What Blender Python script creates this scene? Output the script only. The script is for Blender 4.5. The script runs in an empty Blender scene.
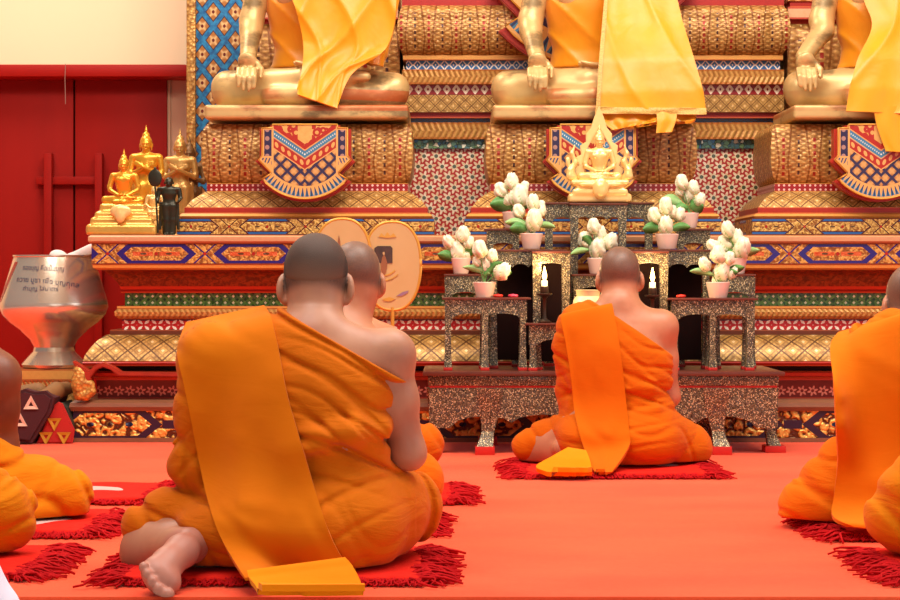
import bpy, bmesh, math, random
import numpy as np
from mathutils import Vector, Matrix
from mathutils.bvhtree import BVHTree
random.seed(7); rng = np.random.default_rng(7)
SC = bpy.context.scene; COL = SC.collection
F = 1920.0; CH = 0.68; HY = 278.0        # focal length in pixels, camera height, horizon row
def P(px, py, Y): return Vector(((px-450)*Y/F, Y, CH-(py-HY)*Y/F))
def FY(py): return F*CH/(py-HY)
PI = math.pi
# ------------------------------------------------------------------ tagging
def tag(o, label=None, cat=None, group=None, kind=None):
    if label: o['label'] = label
    if cat: o['category'] = cat
    if group: o['group'] = group
    if kind: o['kind'] = kind
    return o
def thing(name, loc, label, cat, group=None):
    o = bpy.data.objects.new(name, None); COL.objects.link(o); o.location = loc
    o.empty_display_size = .05
    return tag(o, label, cat, group)
def link_mesh(name, me, mat=None, parent=None, smooth=False, ang=None):
    o = bpy.data.objects.new(name, me); COL.objects.link(o)
    if mat: me.materials.append(mat)
    if smooth:
        me.shade_smooth()
        if ang: me.set_sharp_from_angle(angle=ang)
    if parent: o.parent = parent
    return o
def pymesh(name, V, Fc, mat=None, parent=None, smooth=False, ang=None, uv=None):
    me = bpy.data.meshes.new(name); me.from_pydata([tuple(v) for v in V], [], [tuple(f) for f in Fc])
    if uv is not None:
        l = me.uv_layers.new(name='UVMap')
        for p in me.polygons:
            for li in p.loop_indices: l.data[li].uv = uv(p, li, me.loops[li].vertex_index)
    me.update()
    return link_mesh(name, me, mat, parent, smooth, ang)
def off(parent, v):            # world -> local of a non-rotated parent
    return Vector(v) - parent.location if parent else Vector(v)
# ------------------------------------------------------------------ simple shapes
def box_bm(lo, hi, bev=0):
    bm = bmesh.new(); bmesh.ops.create_cube(bm, size=1)
    for v in bm.verts:
        v.co = Vector([(lo[i]+hi[i])/2 + v.co[i]*(hi[i]-lo[i]) for i in range(3)])
    if bev: bmesh.ops.bevel(bm, geom=bm.edges[:], offset=bev, segments=2, affect='EDGES', profile=.6)
    return bm
def bm_obj(name, bm, mat, parent=None, smooth=False, ang=None):
    me = bpy.data.meshes.new(name); bmesh.ops.recalc_face_normals(bm, faces=bm.faces[:]); bm.to_mesh(me); bm.free()
    return link_mesh(name, me, mat, parent, smooth, ang)
def box(name, lo, hi, mat, parent=None, bev=0.004):
    lo = off(parent, lo); hi = off(parent, hi)
    return bm_obj(name, box_bm(lo, hi, bev), mat, parent, bool(bev), .6)
def lathe(name, prof, c, mat, parent=None, n=40, ang=.7, sy=1.0):
    c = off(parent, c); V = []; Fc = []
    for (r, z) in prof:
        for i in range(n):
            a = 2*PI*i/n; V.append((c[0]+r*math.cos(a), c[1]+sy*r*math.sin(a), c[2]+z))
    for k in range(len(prof)-1):
        for i in range(n):
            j = (i+1) % n; Fc.append((k*n+i, k*n+j, (k+1)*n+j, (k+1)*n+i))
    Fc.append(tuple(reversed(range(n)))); Fc.append(tuple((len(prof)-1)*n+i for i in range(n)))
    return pymesh(name, V, Fc, mat, parent, True, ang)
def tube_vf(pts, rad, n=8):
    pts = [Vector(p) for p in pts]; V = []; Fc = []
    if not hasattr(rad, '__len__'): rad = [rad]*len(pts)
    up = Vector((0.13, .27, 1)).normalized()
    for k, p in enumerate(pts):
        t = (pts[min(k+1, len(pts)-1)]-pts[max(k-1, 0)]).normalized()
        a = t.cross(up)
        if a.length < 1e-3: a = t.cross(Vector((1, 0, 0)))
        a.normalize(); b = t.cross(a)
        for i in range(n):
            q = 2*PI*i/n; V.append(p+rad[k]*(math.cos(q)*a+math.sin(q)*b))
    for k in range(len(pts)-1):
        for i in range(n):
            j = (i+1) % n; Fc.append((k*n+i, k*n+j, (k+1)*n+j, (k+1)*n+i))
    Fc.append(tuple(reversed(range(n)))); Fc.append(tuple((len(pts)-1)*n+i for i in range(n)))
    return V, Fc
def tube(name, pts, rad, mat, parent=None, n=8):
    V, Fc = tube_vf([off(parent, p) for p in pts], rad, n)
    return pymesh(name, V, Fc, mat, parent, True, .9)
def prism(name, poly, y0, y1, mat, parent=None, bev=0.0, uv=None, ang=.5):
    """polygon in (x, z), extruded from y0 (front) to y1 (back)"""
    o = off(parent, (0, 0, 0)); bm = bmesh.new()
    f = [bm.verts.new((x+o[0], y0+o[1], z+o[2])) for x, z in poly]; b = [bm.verts.new((x+o[0], y1+o[1], z+o[2])) for x, z in poly]
    n = len(poly); bm.faces.new(f); bm.faces.new(list(reversed(b)))
    for i in range(n): bm.faces.new((f[i], b[i], b[(i+1) % n], f[(i+1) % n]))
    bmesh.ops.recalc_face_normals(bm, faces=bm.faces[:])
    if bev: bmesh.ops.bevel(bm, geom=[e for e in bm.edges if len(e.link_faces) == 2 and e.calc_face_angle(0) > .6 and all(abs(v.co.y-(y0+o[1])) < 1e-5 for v in e.verts)], offset=bev, segments=2, affect='EDGES')
    if uv:
        l = bm.loops.layers.uv.new('UVMap')
        for fc in bm.faces:
            for lp in fc.loops: lp[l].uv = uv(lp.vert.co.x-o[0], lp.vert.co.z-o[2])
    me = bpy.data.meshes.new(name); bm.to_mesh(me); bm.free()
    return link_mesh(name, me, mat, parent, bool(bev), ang)
# ------------------------------------------------------------------ shader expressions
def lin(c):
    r = []
    for x in c:
        x = x/255.0; r.append(x/12.92 if x <= .04045 else ((x+.055)/1.055)**2.4)
    return (r[0], r[1], r[2], 1)
class E:
    def __init__(s, nt, k): s.nt = nt; s.k = k
    def op(s, o, b=None, c=None):
        n = s.nt.nodes.new('ShaderNodeMath'); n.operation = o; s.nt.links.new(s.k, n.inputs[0])
        for i, x in ((1, b), (2, c)):
            if x is None: continue
            if isinstance(x, E): s.nt.links.new(x.k, n.inputs[i])
            else: n.inputs[i].default_value = float(x)
        return E(s.nt, n.outputs[0])
    def __add__(s, b): return s.op('ADD', b)
    __radd__ = __add__
    def __sub__(s, b): return s.op('SUBTRACT', b)
    def __rsub__(s, b): return (s*-1)+b
    def __mul__(s, b): return s.op('MULTIPLY', b)
    __rmul__ = __mul__
    def __truediv__(s, b): return s.op('DIVIDE', b)
    def __lt__(s, b): return s.op('LESS_THAN', b)
    def __gt__(s, b): return s.op('GREATER_THAN', b)
    def abs(s): return s.op('ABSOLUTE')
    def fr(s): return s.op('FRACT')
    def fl(s): return s.op('FLOOR')
    def sin(s): return s.op('SINE')
    def sqrt(s): return s.op('SQRT')
    def pw(s, b): return s.op('POWER', b)
    def mx(s, b): return s.op('MAXIMUM', b)
    def mn(s, b): return s.op('MINIMUM', b)
    def inv(s): return (s*-1)+1.0
    def sm(s, a, b):
        n = s.nt.nodes.new('ShaderNodeMapRange'); n.interpolation_type = 'SMOOTHSTEP'
        s.nt.links.new(s.k, n.inputs[0]); n.inputs[1].default_value = a; n.inputs[2].default_value = b
        return E(s.nt, n.outputs[0])
class Ctx:
    def __init__(s, nt): s.nt = nt; s.tc = nt.nodes.new('ShaderNodeTexCoord'); s._uv = None
    @property
    def u(s): s._sep(); return E(s.nt, s._uv.outputs[0])
    @property
    def v(s): s._sep(); return E(s.nt, s._uv.outputs[1])
    def _sep(s):
        if not s._uv:
            s._uv = s.nt.nodes.new('ShaderNodeSeparateXYZ'); s.nt.links.new(s.tc.outputs['UV'], s._uv.inputs[0])
    @property
    def obj(s): return s.tc.outputs['Object']
    @property
    def uvv(s): return s.tc.outputs['UV']
    def xyz(s):
        n = s.nt.nodes.new('ShaderNodeSeparateXYZ'); s.nt.links.new(s.obj, n.inputs[0]); return [E(s.nt, n.outputs[i]) for i in range(3)]
    def vec(s, a, b, c=None):
        n = s.nt.nodes.new('ShaderNodeCombineXYZ')
        for i, x in enumerate((a, b, c)):
            if isinstance(x, E): s.nt.links.new(x.k, n.inputs[i])
            elif x is not None: n.inputs[i].default_value = x
        return n.outputs[0]
    def scale(s, vec, sc):
        n = s.nt.nodes.new('ShaderNodeMapping'); s.nt.links.new(vec, n.inputs[0]); n.inputs['Scale'].default_value = sc; return n.outputs[0]
    def noise(s, sc, vec=None, det=3, dist=0, rough=.55):
        n = s.nt.nodes.new('ShaderNodeTexNoise'); s.nt.links.new(vec or s.obj, n.inputs['Vector'])
        n.inputs['Scale'].default_value = sc; n.inputs['Detail'].default_value = det; n.inputs['Distortion'].default_value = dist
        n.inputs['Roughness'].default_value = rough
        return E(s.nt, n.outputs[0])
    def vor(s, sc, vec=None, feat='F1', what='Distance', rnd=1.0):
        n = s.nt.nodes.new('ShaderNodeTexVoronoi'); n.feature = feat; s.nt.links.new(vec or s.obj, n.inputs['Vector'])
        n.inputs['Scale'].default_value = sc; n.inputs['Randomness'].default_value = rnd
        if what == 'Random':
            sp = s.nt.nodes.new('ShaderNodeSeparateXYZ'); s.nt.links.new(n.outputs['Color'], sp.inputs[0]); return [E(s.nt, sp.outputs[i]) for i in range(3)]
        return E(s.nt, n.outputs[what])
    def attr(s, name):
        n = s.nt.nodes.new('ShaderNodeAttribute'); n.attribute_name = name; return E(s.nt, n.outputs['Fac'])
    def mix(s, f, a, b):
        n = s.nt.nodes.new('ShaderNodeMix'); n.data_type = 'RGBA'
        if isinstance(f, E): s.nt.links.new(f.k, n.inputs[0])
        else: n.inputs[0].default_value = f
        for i, x in ((6, a), (7, b)):
            if isinstance(x, tuple): n.inputs[i].default_value = lin(x)
            else: s.nt.links.new(x, n.inputs[i])
        return n.outputs[2]
def setin(nt, inp, x):
    if isinstance(x, E): nt.links.new(x.k, inp)
    elif isinstance(x, (int, float)): inp.default_value = x
    elif isinstance(x, tuple): inp.default_value = lin(x)
    else: nt.links.new(x, inp)
def mk(name, fn, rough=.5, metal=0.0, bump=0.0, dist=.004, sheen=0.0, coat=0.0, spec=.5):
    m = bpy.data.materials.new(name); m.use_nodes = True; nt = m.node_tree
    b = nt.nodes['Principled BSDF']; c = Ctx(nt)
    r = fn(c) if callable(fn) else {'color': fn}
    if not isinstance(r, dict): r = {'color': r}
    setin(nt, b.inputs['Base Color'], r['color']); setin(nt, b.inputs['Roughness'], r.get('rough', rough)); setin(nt, b.inputs['Metallic'], r.get('metal', metal))
    b.inputs['Sheen Weight'].default_value = sheen; b.inputs['Coat Weight'].default_value = coat; b.inputs['Coat Roughness'].default_value = .15
    b.inputs['Specular IOR Level'].default_value = spec
    if 'sss' in r: b.inputs['Subsurface Weight'].default_value = r['sss']; b.inputs['Subsurface Radius'].default_value = (.02, .008, .005); b.inputs['Subsurface Scale'].default_value = .4
    if 'h' in r and bump:
        n = nt.nodes.new('ShaderNodeBump'); n.inputs['Strength'].default_value = bump; n.inputs['Distance'].default_value = dist
        nt.links.new(r['h'].k, n.inputs['Height']); nt.links.new(n.outputs[0], b.inputs['Normal'])
    return m
def emis(name, col, st):
    m = bpy.data.materials.new(name); m.use_nodes = True; b = m.node_tree.nodes['Principled BSDF']
    b.inputs['Base Color'].default_value = lin(col); b.inputs['Emission Color'].default_value = lin(col); b.inputs['Emission Strength'].default_value = st
    return m
def rep(u, p): return ((u/p).fr()-.5)*p
GL = (226, 172, 88); GD = (140, 80, 28); RED = (176, 22, 16); BLUE = (38, 84, 132); NAVY = (36, 22, 92)
def goldmix(c, vec, sc=7.0, gl=GL, gd=GD):
    n = c.noise(sc*.9, vec, det=2, dist=1.2); d = c.vor(sc*1.6, vec); h = (n*1.1+d*.35).sm(.52, .92)
    return c.mix(h, gl, gd), h.inv()  # gd paints crevice shade into the low parts of the gold relief
def p_frieze(bg, bg2, p=4.75, gl=GL, wide=True):
    def f(c):
        u, v = c.u, c.v; x = rep(u, p); ax = x.abs(); y = v-.5; ay = y.abs(); d = ax+ay*1.15
        g, h = goldmix(c, c.uvv, 4.5, gl); xb = ax*-1+p/2
        if wide:
            g = c.mix((ay < .10)*(ax < 1.15)*(ax > .16), g, (206, 92, 44))
            dark = ((d > 1.58)*(d < 1.95)).mx((d < 1.66)*(ay > .33)).mx((d > 1.95)*((ay-xb*.9).abs() < .045)); col = c.mix(dark, g, bg)
        else:
            strip = (ay > .33)*(ax < 1.25); line = ((d-1.72).abs() < .055).mx((d > 1.8)*((ay-xb*.9).abs() < .04)).mx((ax < 1.35)*((ay-.315).abs() < .03))
            dark = strip.mx(line); col = c.mix(strip, g, bg); col = c.mix(line, col, bg2)
        gem = ((ax*ax+y*y).sqrt() < .09).mx(((xb.pw(2.0)+y*y).sqrt()) < .08)
        col = c.mix(gem, col, (170, 30, 20)); gem2 = (((ax-.62)*.35).pw(2.0)+y*y).sqrt() < .055
        col = c.mix(gem2, col, (96, 66, 40)); col = c.mix((ay > .465), col, (120, 50, 24))
        return {'color': col, 'h': (dark.inv()*(h*.5+.5)).mx(gem), 'rough': dark*-.15+.42, 'metal': dark.inv()*.3}
    return f
def star(c, x, y, R, n=6):
    r = (x*x+y*y).sqrt(); a = y.op('ARCTAN2', x)
    lim = ((a*float(n)).sin()*.5+.5)*(.60*R)+.42*R
    return r, r < lim
def p_stars(c):
    u, v = c.u, c.v; p = 1.0; q = 1.732
    res = None; dk = None; rings = None
    for o in (0.0, .5):
        x = rep(u+o*p, p); y = rep(v+o*q, q); r, s = star(c, x, y, .53)
        res = s if res is None else res.mx(s); d = (r < .16); dk = d if dk is None else dk.mx(d)
    dots = c.vor(2.3, c.uvv) < .12
    n = c.noise(2.2, c.uvv)
    col = c.mix(res, (178, 34, 26), c.mix(n.sm(.35, .65), (222, 190, 140), (246, 226, 196)))
    col = c.mix(dk, col, (84, 86, 62)); col = c.mix(dots*res.inv(), col, (60, 12, 16))
    return {'color': col, 'h': res, 'rough': res*-.25+.4, 'metal': 0.0}
def p_petal(c):          # white petals over red, chain of circles
    u, v = c.u, c.v; x = rep(u, 1.15)/1.15; y = v-.5; ax = x.abs(); ay = y.abs()
    dg = (ax-ay).abs(); t = ax+ay
    pet = ((dg < (t-.5).abs()*-.42+.17)*(t > .16)*(t < .84)).mx(((ax-.5).abs()*2.2+(ay)*.0 < .10)*(ay < .02))
    hx = (ay*1.0+ax < .42); col = c.mix(pet, c.mix((ay > .36), (196, 20, 18), (40, 14, 40)), (250, 236, 214))
    col = c.mix((ay > .46), col, (150, 70, 30))
    return {'color': col, 'h': pet, 'rough': .3}
def p_lattice(nx=1.0, gl=(206, 160, 84), gd=(112, 72, 26)):
    def f(c):
        u, v = c.u*nx, c.v*nx; a = ((u*1.0+v).fr()-.5).abs(); b = ((u*1.0-v).fr()-.5).abs()
        ln = (a < .05).mx(b < .05); i2 = ((a-.24).abs() < .05).mx((b-.24).abs() < .05)
        dot = (a > .42)*(b > .42)  # pale dots painted as sparkles on the gold
        n = c.noise(5, c.uvv); g = c.mix(n.sm(.15, .65), gd, gl)
        col = c.mix(i2*.5, g, gd); col = c.mix(ln, col, tuple(int(k*.9) for k in gd)); col = c.mix(dot*.8, col, (244, 216, 160))
        return {'color': col, 'h': ln.inv()*(i2*-.5+1.0)+n*.2, 'metal': .3, 'rough': .4}
    return f
def p_braid(c):
    u, v = c.u, c.v; y = (v-.5).abs(); w = ((u*2.8+y*1.3).fr()-.5).abs()*2.0
    n = c.noise(7, c.uvv)
    col = c.mix((w*.5+n*.7).sm(.2, .85), (160, 102, 46), (218, 166, 90)); col = c.mix((y > .38), col, (190, 116, 52))
    return {'color': col, 'h': w+n*.3, 'metal': .3, 'rough': .4}
def p_glitter(cols, sc=3.2):
    def f(c):
        r, g, b = c.vor(sc, c.uvv, what='Random'); d = c.vor(sc, c.uvv, feat='DISTANCE_TO_EDGE')
        col = c.mix(r, cols[0], cols[1]); col = c.mix((g > .84), col, cols[2]); col = c.mix((d < .05), col, (40, 40, 20))
        return {'color': col, 'h': r, 'rough': b*.3+.15, 'metal': .25}
    return f
def p_zig(bg, fg, edge=(190, 130, 60), p=.9, solid=False):
    def f(c):
        u, v = c.u, c.v; x = rep(u, p)/p; y = v-.5; t = x.abs()+y.abs()*.9
        dia = ((t-.42).abs() < .09).mx(t < .10).mx(((x.abs()-.5).abs() < .06)*(y.abs() < .1)) if not solid else (t < .44)*(t > .13)
        col = c.mix(dia, bg, fg); col = c.mix((y.abs() > .44), col, edge)
        return {'color': col, 'h': dia, 'rough': .3}
    return f
def p_jewel(c):
    u, v = c.u, c.v; x = rep(u, .62); y = rep(v, .5); r = (x*x+y*y).sqrt(); d = r < .13
    col = c.mix(d, (150, 16, 18), (240, 196, 180)); col = c.mix(((v-.5).abs() > .42), col, (206, 140, 60))
    return {'color': col, 'h': d, 'rough': .3}
def p_plainband(a, b, e):
    def f(c):
        y = (c.v-.5).abs(); n = c.noise(3, c.uvv); col = c.mix(n, a, b); col = c.mix((y > .36), col, e)
        return {'color': col, 'h': y.inv(), 'rough': .42, 'metal': .1}
    return f
def p_leafy(c):          # lotus-petal block: broad carved petals, seams of red beads, dark beads down each petal
    u, v = c.u, c.v; x = rep(u, .5)/.5; ax = x.abs(); n = c.noise(13, c.uvv, det=3); n2 = c.noise(4, c.uvv)
    sc = ((v*13.0+ax*3.0).fr()-.5).abs()*2.0; sd = ((v*13.0-ax*3.0).fr()-.5).abs()*2.0; leaf = sc*sd
    edge = ((ax-.36+(v-.35).abs()*.22).abs() < .03)
    g = c.mix((leaf*.45+n*.8-edge*.35+n2*.3).sm(.35, 1.05), (134, 82, 32), (222, 174, 98))  # tan gold with crevice shade and highlights painted into the colour
    b1 = (ax > .455)*(((v*9.0).fr()-.5).abs() < .30)*(v < .78)*(v > .1); b2 = (ax < .035)*(((v*8.0).fr()-.5).abs() < .26)*(v < .8)*(v > .12)
    g = c.mix(b1, g, (150, 36, 22)); g = c.mix(b2, g, (74, 40, 34)); spark = c.vor(8.0, c.uvv) < .12; g = c.mix(spark*.75, g, (250, 222, 160))  # bead colours, then pale specks painted as glints
    return {'color': g, 'h': leaf*.35+n*.8-edge*.5, 'metal': .3, 'rough': .4}
def p_carve(c):          # deep gold scrollwork frieze on violet, the plinth band
    u, v = c.u, c.v; p = 4.6; x = rep(u+1.9, p); ax = x.abs(); y = v-.5; ay = y.abs(); d = ax+ay*1.25
    w = c.noise(2.6, c.uvv, det=2); s = ((c.vor(2.9, c.uvv)*9.0+w*9.0).sin()*.5+.5)
    g = c.mix(s.sm(.10, .6), (92, 42, 14), (238, 182, 84))
    dark = ((d > 1.55)*(d < 1.95)).mx((d < 1.55)*(ay > .42)).mx((d > 1.95)*(ax*-1+p/2 < .34)*(ay < .16))
    col = c.mix(dark, g, (44, 18, 44)); gem = (((ax-.72)*.6).pw(2.0)+y*y).sqrt() < .085
    col = c.mix(gem, col, (30, 42, 74)); c0 = (x*x+y*y).sqrt(); col = c.mix((c0 < .13), col, (120, 80, 30)); col = c.mix((c0 < .08), col, (60, 24, 12))
    return {'color': col, 'h': dark.inv()*(s*.7+.3), 'metal': dark.inv()*.35, 'rough': .4}
def p_wine(c):           # dark red recess with a row of little pink star studs
    u, v = c.u, c.v; x = rep(u, .46); y = v-.40; r, s = star(c, x, y, .23)
    s = s*(r > .07); col = c.mix(c.noise(3, c.uvv), (84, 12, 10), (120, 22, 14)); col = c.mix(s, col, (206, 112, 92))
    col = c.mix((v > .86), col, (200, 66, 36)); col = c.mix((v < .12), col, (160, 50, 30))
    return {'color': col, 'h': s, 'rough': .35}
def p_cove(c):
    x = c.noise(6, c.uvv, dist=1.0); y = c.v
    col = c.mix(x.sm(.35, .65), (104, 26, 10), (156, 62, 26)); col = c.mix((y < .12), col, (196, 60, 34))
    return {'color': col, 'h': x, 'rough': .4, 'metal': .2}
def p_pillar(c):
    u, v = c.u, c.v; a = rep(u+v*.78, 1.0)   ; b = rep(u-v*.78, 1.0)
    m = a.abs().mx(b.abs()); g = (m < .31); rim = (m < .36)
    n = c.noise(6, c.uvv); cn = ((a*a+b*b).sqrt())
    gold = c.mix(((a*b).abs()*30.0+n).sm(.2, 1.4), (240, 204, 140), (176, 112, 52))
    tl = c.mix(c.noise(5, c.uvv).sm(.3, .7), (16, 84, 140), (40, 138, 190))
    col = c.mix(rim, tl, (60, 20, 30)); col = c.mix(g, col, gold); col = c.mix((cn < .09), col, (110, 24, 16))
    return {'color': col, 'h': g, 'metal': g*.3, 'rough': .35}
def m_mosaic(name, tint=1.0):
    def f(c):
        r, g, b = c.vor(330, what='Random')
        col = c.mix(r, (42, 32, 20), (136, 118, 86)); col = c.mix((g > .87), col, (222, 200, 152)); col = c.mix((g < .16), col, (84, 84, 84))  # palest cells are painted sparks of light on the mirror chips
        return {'color': col, 'h': r, 'rough': b*.35+.12, 'metal': .35}
    return mk(name, f, bump=.6, dist=.002)
MOS = m_mosaic('mirror_mosaic')
M = {}
def statue_gold(name, base, dark, stain=True):
    def f(c):
        x, y, z = c.xyz(); n = c.noise(3.0, c.scale(c.obj, (1, 1, 2.2)), det=6, rough=.65); n2 = c.noise(14, det=3)
        col = c.mix(n2, base, tuple(int(k*.86) for k in base)); col = c.mix((n.sm(.50, .62))*.8, col, dark)
        if stain:
            s = (z > .035)*(z < .082)*(c.noise(4).sm(.35, .6)); col = c.mix(s*.75, col, (190, 92, 40))
        return {'color': col, 'h': n2, 'rough': n*.3+.26, 'metal': .3}
    return mk(name, f, bump=.12, dist=.004)
M['statue'] = statue_gold('weathered_gilt', (222, 186, 120), (104, 84, 52))
M['gilt'] = mk('polished_gilt', lambda c: {'color': c.mix(c.noise(18), (240, 178, 58), (222, 150, 40)), 'h': c.noise(60)}, rough=.25, metal=.5, bump=.1)
M['gilt_pale'] = mk('pale_gilt', lambda c: {'color': c.mix(c.noise(25), (252, 220, 150), (240, 196, 112)), 'h': c.noise(50)}, rough=.28, metal=.35, bump=.15)
M['gilt_dull'] = mk('dull_gilt', lambda c: {'color': c.mix(c.noise(20), (228, 182, 104), (190, 140, 70)), 'h': c.noise(60)}, rough=.35, metal=.45, bump=.2)
M['dark_bronze'] = mk('dark_bronze', lambda c: c.mix(c.noise(20), (38, 34, 24), (58, 56, 36)), rough=.35, metal=.4)
M['wall'] = mk('cream_plaster', lambda c: {'color': c.mix(c.noise(1.2, det=5), (252, 226, 184), (248, 219, 176)), 'h': c.noise(60)}, rough=.85, bump=.05)
M['wall_shade_beige'] = mk('shaded_beige_plaster', lambda c: c.mix(c.noise(3), (214, 168, 134), (200, 152, 118)), rough=.85)  # shade on the wall by the door, painted as a beige tone
M['door'] = mk('red_paint', lambda c: {'color': c.mix(c.noise(2.0, c.scale(c.obj, (3, 3, .6)), det=5), (136, 13, 6), (158, 21, 8)), 'h': c.noise(40)}, rough=.6, bump=.04, spec=.15)
M['door_edge'] = mk('red_gloss_paint', lambda c: c.mix(c.noise(5), (150, 16, 10), (168, 24, 12)), rough=.5, spec=.2)
M['gap'] = mk('dark_gap', (26, 10, 8), rough=.8)
M['tile'] = mk('pale_floor_tile', lambda c: c.mix(c.noise(3), (206, 190, 182), (190, 174, 168)), rough=.35)
M['carpet'] = mk('red_carpet', lambda c: {'color': c.mix((c.noise(1.3, c.scale(c.obj, (1, 2.2, 1)), det=6, rough=.6)*.75+c.noise(60, det=2)*.25).sm(.3, .7), (232, 78, 44), (246, 94, 56)), 'h': c.noise(500, det=1)}, rough=.95, bump=.35, dist=.002, sheen=.15, spec=.1)
M['lac'] = mk('red_brown_lacquer', lambda c: c.mix(c.noise(20), (84, 40, 30), (112, 58, 44)), rough=.3)
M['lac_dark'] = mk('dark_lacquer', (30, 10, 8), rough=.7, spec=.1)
M['footred'] = mk('red_foot_block', (196, 34, 24), rough=.5)
M['pot'] = mk('pale_pink_ceramic', (236, 200, 182), rough=.35)
M['petal'] = mk('ivory_petal', lambda c: {'color': c.mix(c.attr('tip').sm(.0, .55), (150, 184, 96), (240, 234, 204)), 'sss': .0}, rough=.5)  # tip holds the green base plus painted shade between petals
M['leaf'] = mk('green_leaf', lambda c: c.mix(c.noise(60), (52, 112, 44), (120, 176, 96)), rough=.4)
M['leaf_pale'] = mk('pale_leaf', lambda c: c.mix(c.noise(60), (120, 172, 92), (176, 210, 142)), rough=.4)
M['wax'] = mk('white_wax', (250, 232, 196), rough=.4)
M['flame'] = emis('candle_flame', (255, 214, 130), 9.0)
M['dkmetal'] = mk('dark_metal', (66, 52, 42), rough=.35, metal=.6)
M['cream_pot'] = mk('cream_stoneware', lambda c: c.mix(c.noise(30), (232, 208, 160), (214, 186, 132)), rough=.4)
M['steel'] = mk('polished_steel', lambda c: {'color': c.mix(c.noise(4, det=4), (240, 228, 206), (222, 204, 178)), 'h': c.noise(7)}, rough=.22, metal=.75, bump=.08, dist=.01)
M['ink'] = mk('faded_ink', (60, 54, 78), rough=.6)
M['tape'] = mk('red_tape', (170, 60, 44), rough=.4)
M['paper'] = mk('white_paper', (244, 220, 214), rough=.7)
M['white_cloth'] = mk('white_cloth', lambda c: {'color': (226, 222, 240), 'h': c.noise(20)}, rough=.8, bump=.1)
def skin(name, a, b, hair, sole=None):
    def f(c):
        n = c.noise(9, det=3); col = c.mix(n.sm(.35, .65), a, b)
        if sole: col = c.mix(c.attr('sole'), col, sole)
        col = c.mix(c.attr('hair')*(c.noise(220, det=1)*.3+.72), col, hair)
        return {'color': col, 'h': c.noise(70), 'sss': .04}
    return mk(name, f, rough=.48, bump=.06, dist=.002)
M['skin_light'] = skin('skin_light', (186, 132, 102), (172, 116, 90), (66, 50, 44), (176, 116, 98))
M['skin_mid'] = skin('skin_mid', (194, 130, 94), (178, 114, 80), (98, 74, 62))
M['skin_tan'] = skin('skin_tan', (170, 104, 72), (150, 88, 60), (120, 70, 50))
M['skin_dark'] = skin('skin_dark', (128, 72, 46), (108, 58, 36), (80, 46, 34))
M['hair'] = mk('cropped_hair', lambda c: {'color': c.mix(c.attr('hair'), (126, 90, 70), (34, 26, 24)), 'h': c.noise(600, det=1)}, rough=.7, bump=.3, dist=.002)
def cloth(name, a, b, bump=.55, sheen=.04, rough=.85, sc=(5, 5, 17), rot=0):
    def f(c):
        n = c.noise(1.0, c.scale(c.obj, sc), det=4, dist=.9); w = c.noise(420, det=1)
        col = c.mix(c.noise(3.0, det=4).sm(.3, .7), a, b)
        return {'color': col, 'h': n+w*.04}
    return mk(name, f, rough=rough, bump=bump, dist=.016, sheen=sheen, spec=.12)
M['robe_front'] = cloth('ochre_robe', (196, 98, 2), (206, 107, 4))
M['robe_bright'] = cloth('orange_robe', (198, 92, 0), (206, 99, 0))
M['robe_gold'] = cloth('mustard_robe', (206, 116, 2), (216, 126, 4))
M['robe_mid'] = cloth('saffron_robe', (214, 106, 2), (222, 114, 4))
M['sash_front'] = cloth('ochre_sash', (208, 108, 2), (216, 116, 4), bump=.12)
M['sash_bright'] = cloth('orange_sash', (203, 96, 0), (210, 102, 0), bump=.12)
M['sash_mid'] = cloth('saffron_sash', (218, 110, 2), (226, 118, 4), bump=.12)
M['lining'] = cloth('bright_lining', (240, 138, 4), (234, 128, 4), bump=.15)
def satin(name, a, b):
    def f(c):
        n = c.noise(1.0, c.scale(c.obj, (6, 5, 5)), det=3, dist=.4); return {'color': c.mix(c.noise(4).sm(.3, .7), a, b), 'h': n}
    return mk(name, f, rough=.42, bump=.35, dist=.02, sheen=.1, spec=.45)
M['satin'] = satin('yellow_satin', (234, 160, 14), (226, 148, 10))
M['satin_o'] = satin('amber_satin', (234, 152, 20), (224, 138, 14))
M['hem'] = mk('pale_gold_braid', lambda c: {'color': c.mix(c.vor(160), (226, 184, 92), (180, 136, 60)), 'h': c.vor(160)}, rough=.5, bump=.4)
M['matred'] = mk('red_mat_cloth', lambda c: {'color': c.mix(c.noise(40), (206, 26, 18), (224, 44, 30)), 'h': c.noise(200)}, rough=.9, bump=.4, spec=.1)
M['fringe'] = mk('red_fringe', lambda c: c.mix(c.noise(30), (160, 12, 18), (196, 24, 28)), rough=.9, spec=.1)
M['pad'] = mk('grey_white_pad', lambda c: c.mix(c.noise(12), (206, 180, 172), (190, 160, 154)), rough=.9)
M['maroon'] = mk('maroon_cushion_cloth', lambda c: {'color': c.mix(c.noise(10), (58, 14, 20), (74, 20, 26)), 'h': c.noise(30)}, rough=.8, bump=.2)
M['olive'] = mk('olive_gold_cloth', lambda c: {'color': c.mix(c.noise(8), (148, 104, 56), (116, 76, 40)), 'h': c.noise(30)}, rough=.7, bump=.2)
M['redcloth'] = mk('red_cushion_cloth', (178, 30, 20), rough=.8)
M['greencloth'] = mk('dark_green_cloth', (40, 44, 28), rough=.8)
M['tri_white'] = mk('white_triangle_cloth', (226, 190, 164), rough=.8)
M['tri_yellow'] = mk('yellow_triangle_cloth', (190, 136, 20), rough=.7)
M['fan_face'] = mk('cream_fan_satin', lambda c: {'color': c.mix(c.noise(6), (196, 150, 88), (212, 174, 118)), 'h': c.noise(10)}, rough=.32, bump=.1, coat=.2)
M['fan_rim'] = mk('gold_rim', (216, 154, 58), rough=.35, metal=.3)
M['ph_dark'] = mk('photo_dark', lambda c: c.mix(c.noise(60), (50, 34, 30), (96, 64, 50)), rough=.3)
M['ph_robe'] = mk('photo_brown', (150, 92, 56), rough=.4)
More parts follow.
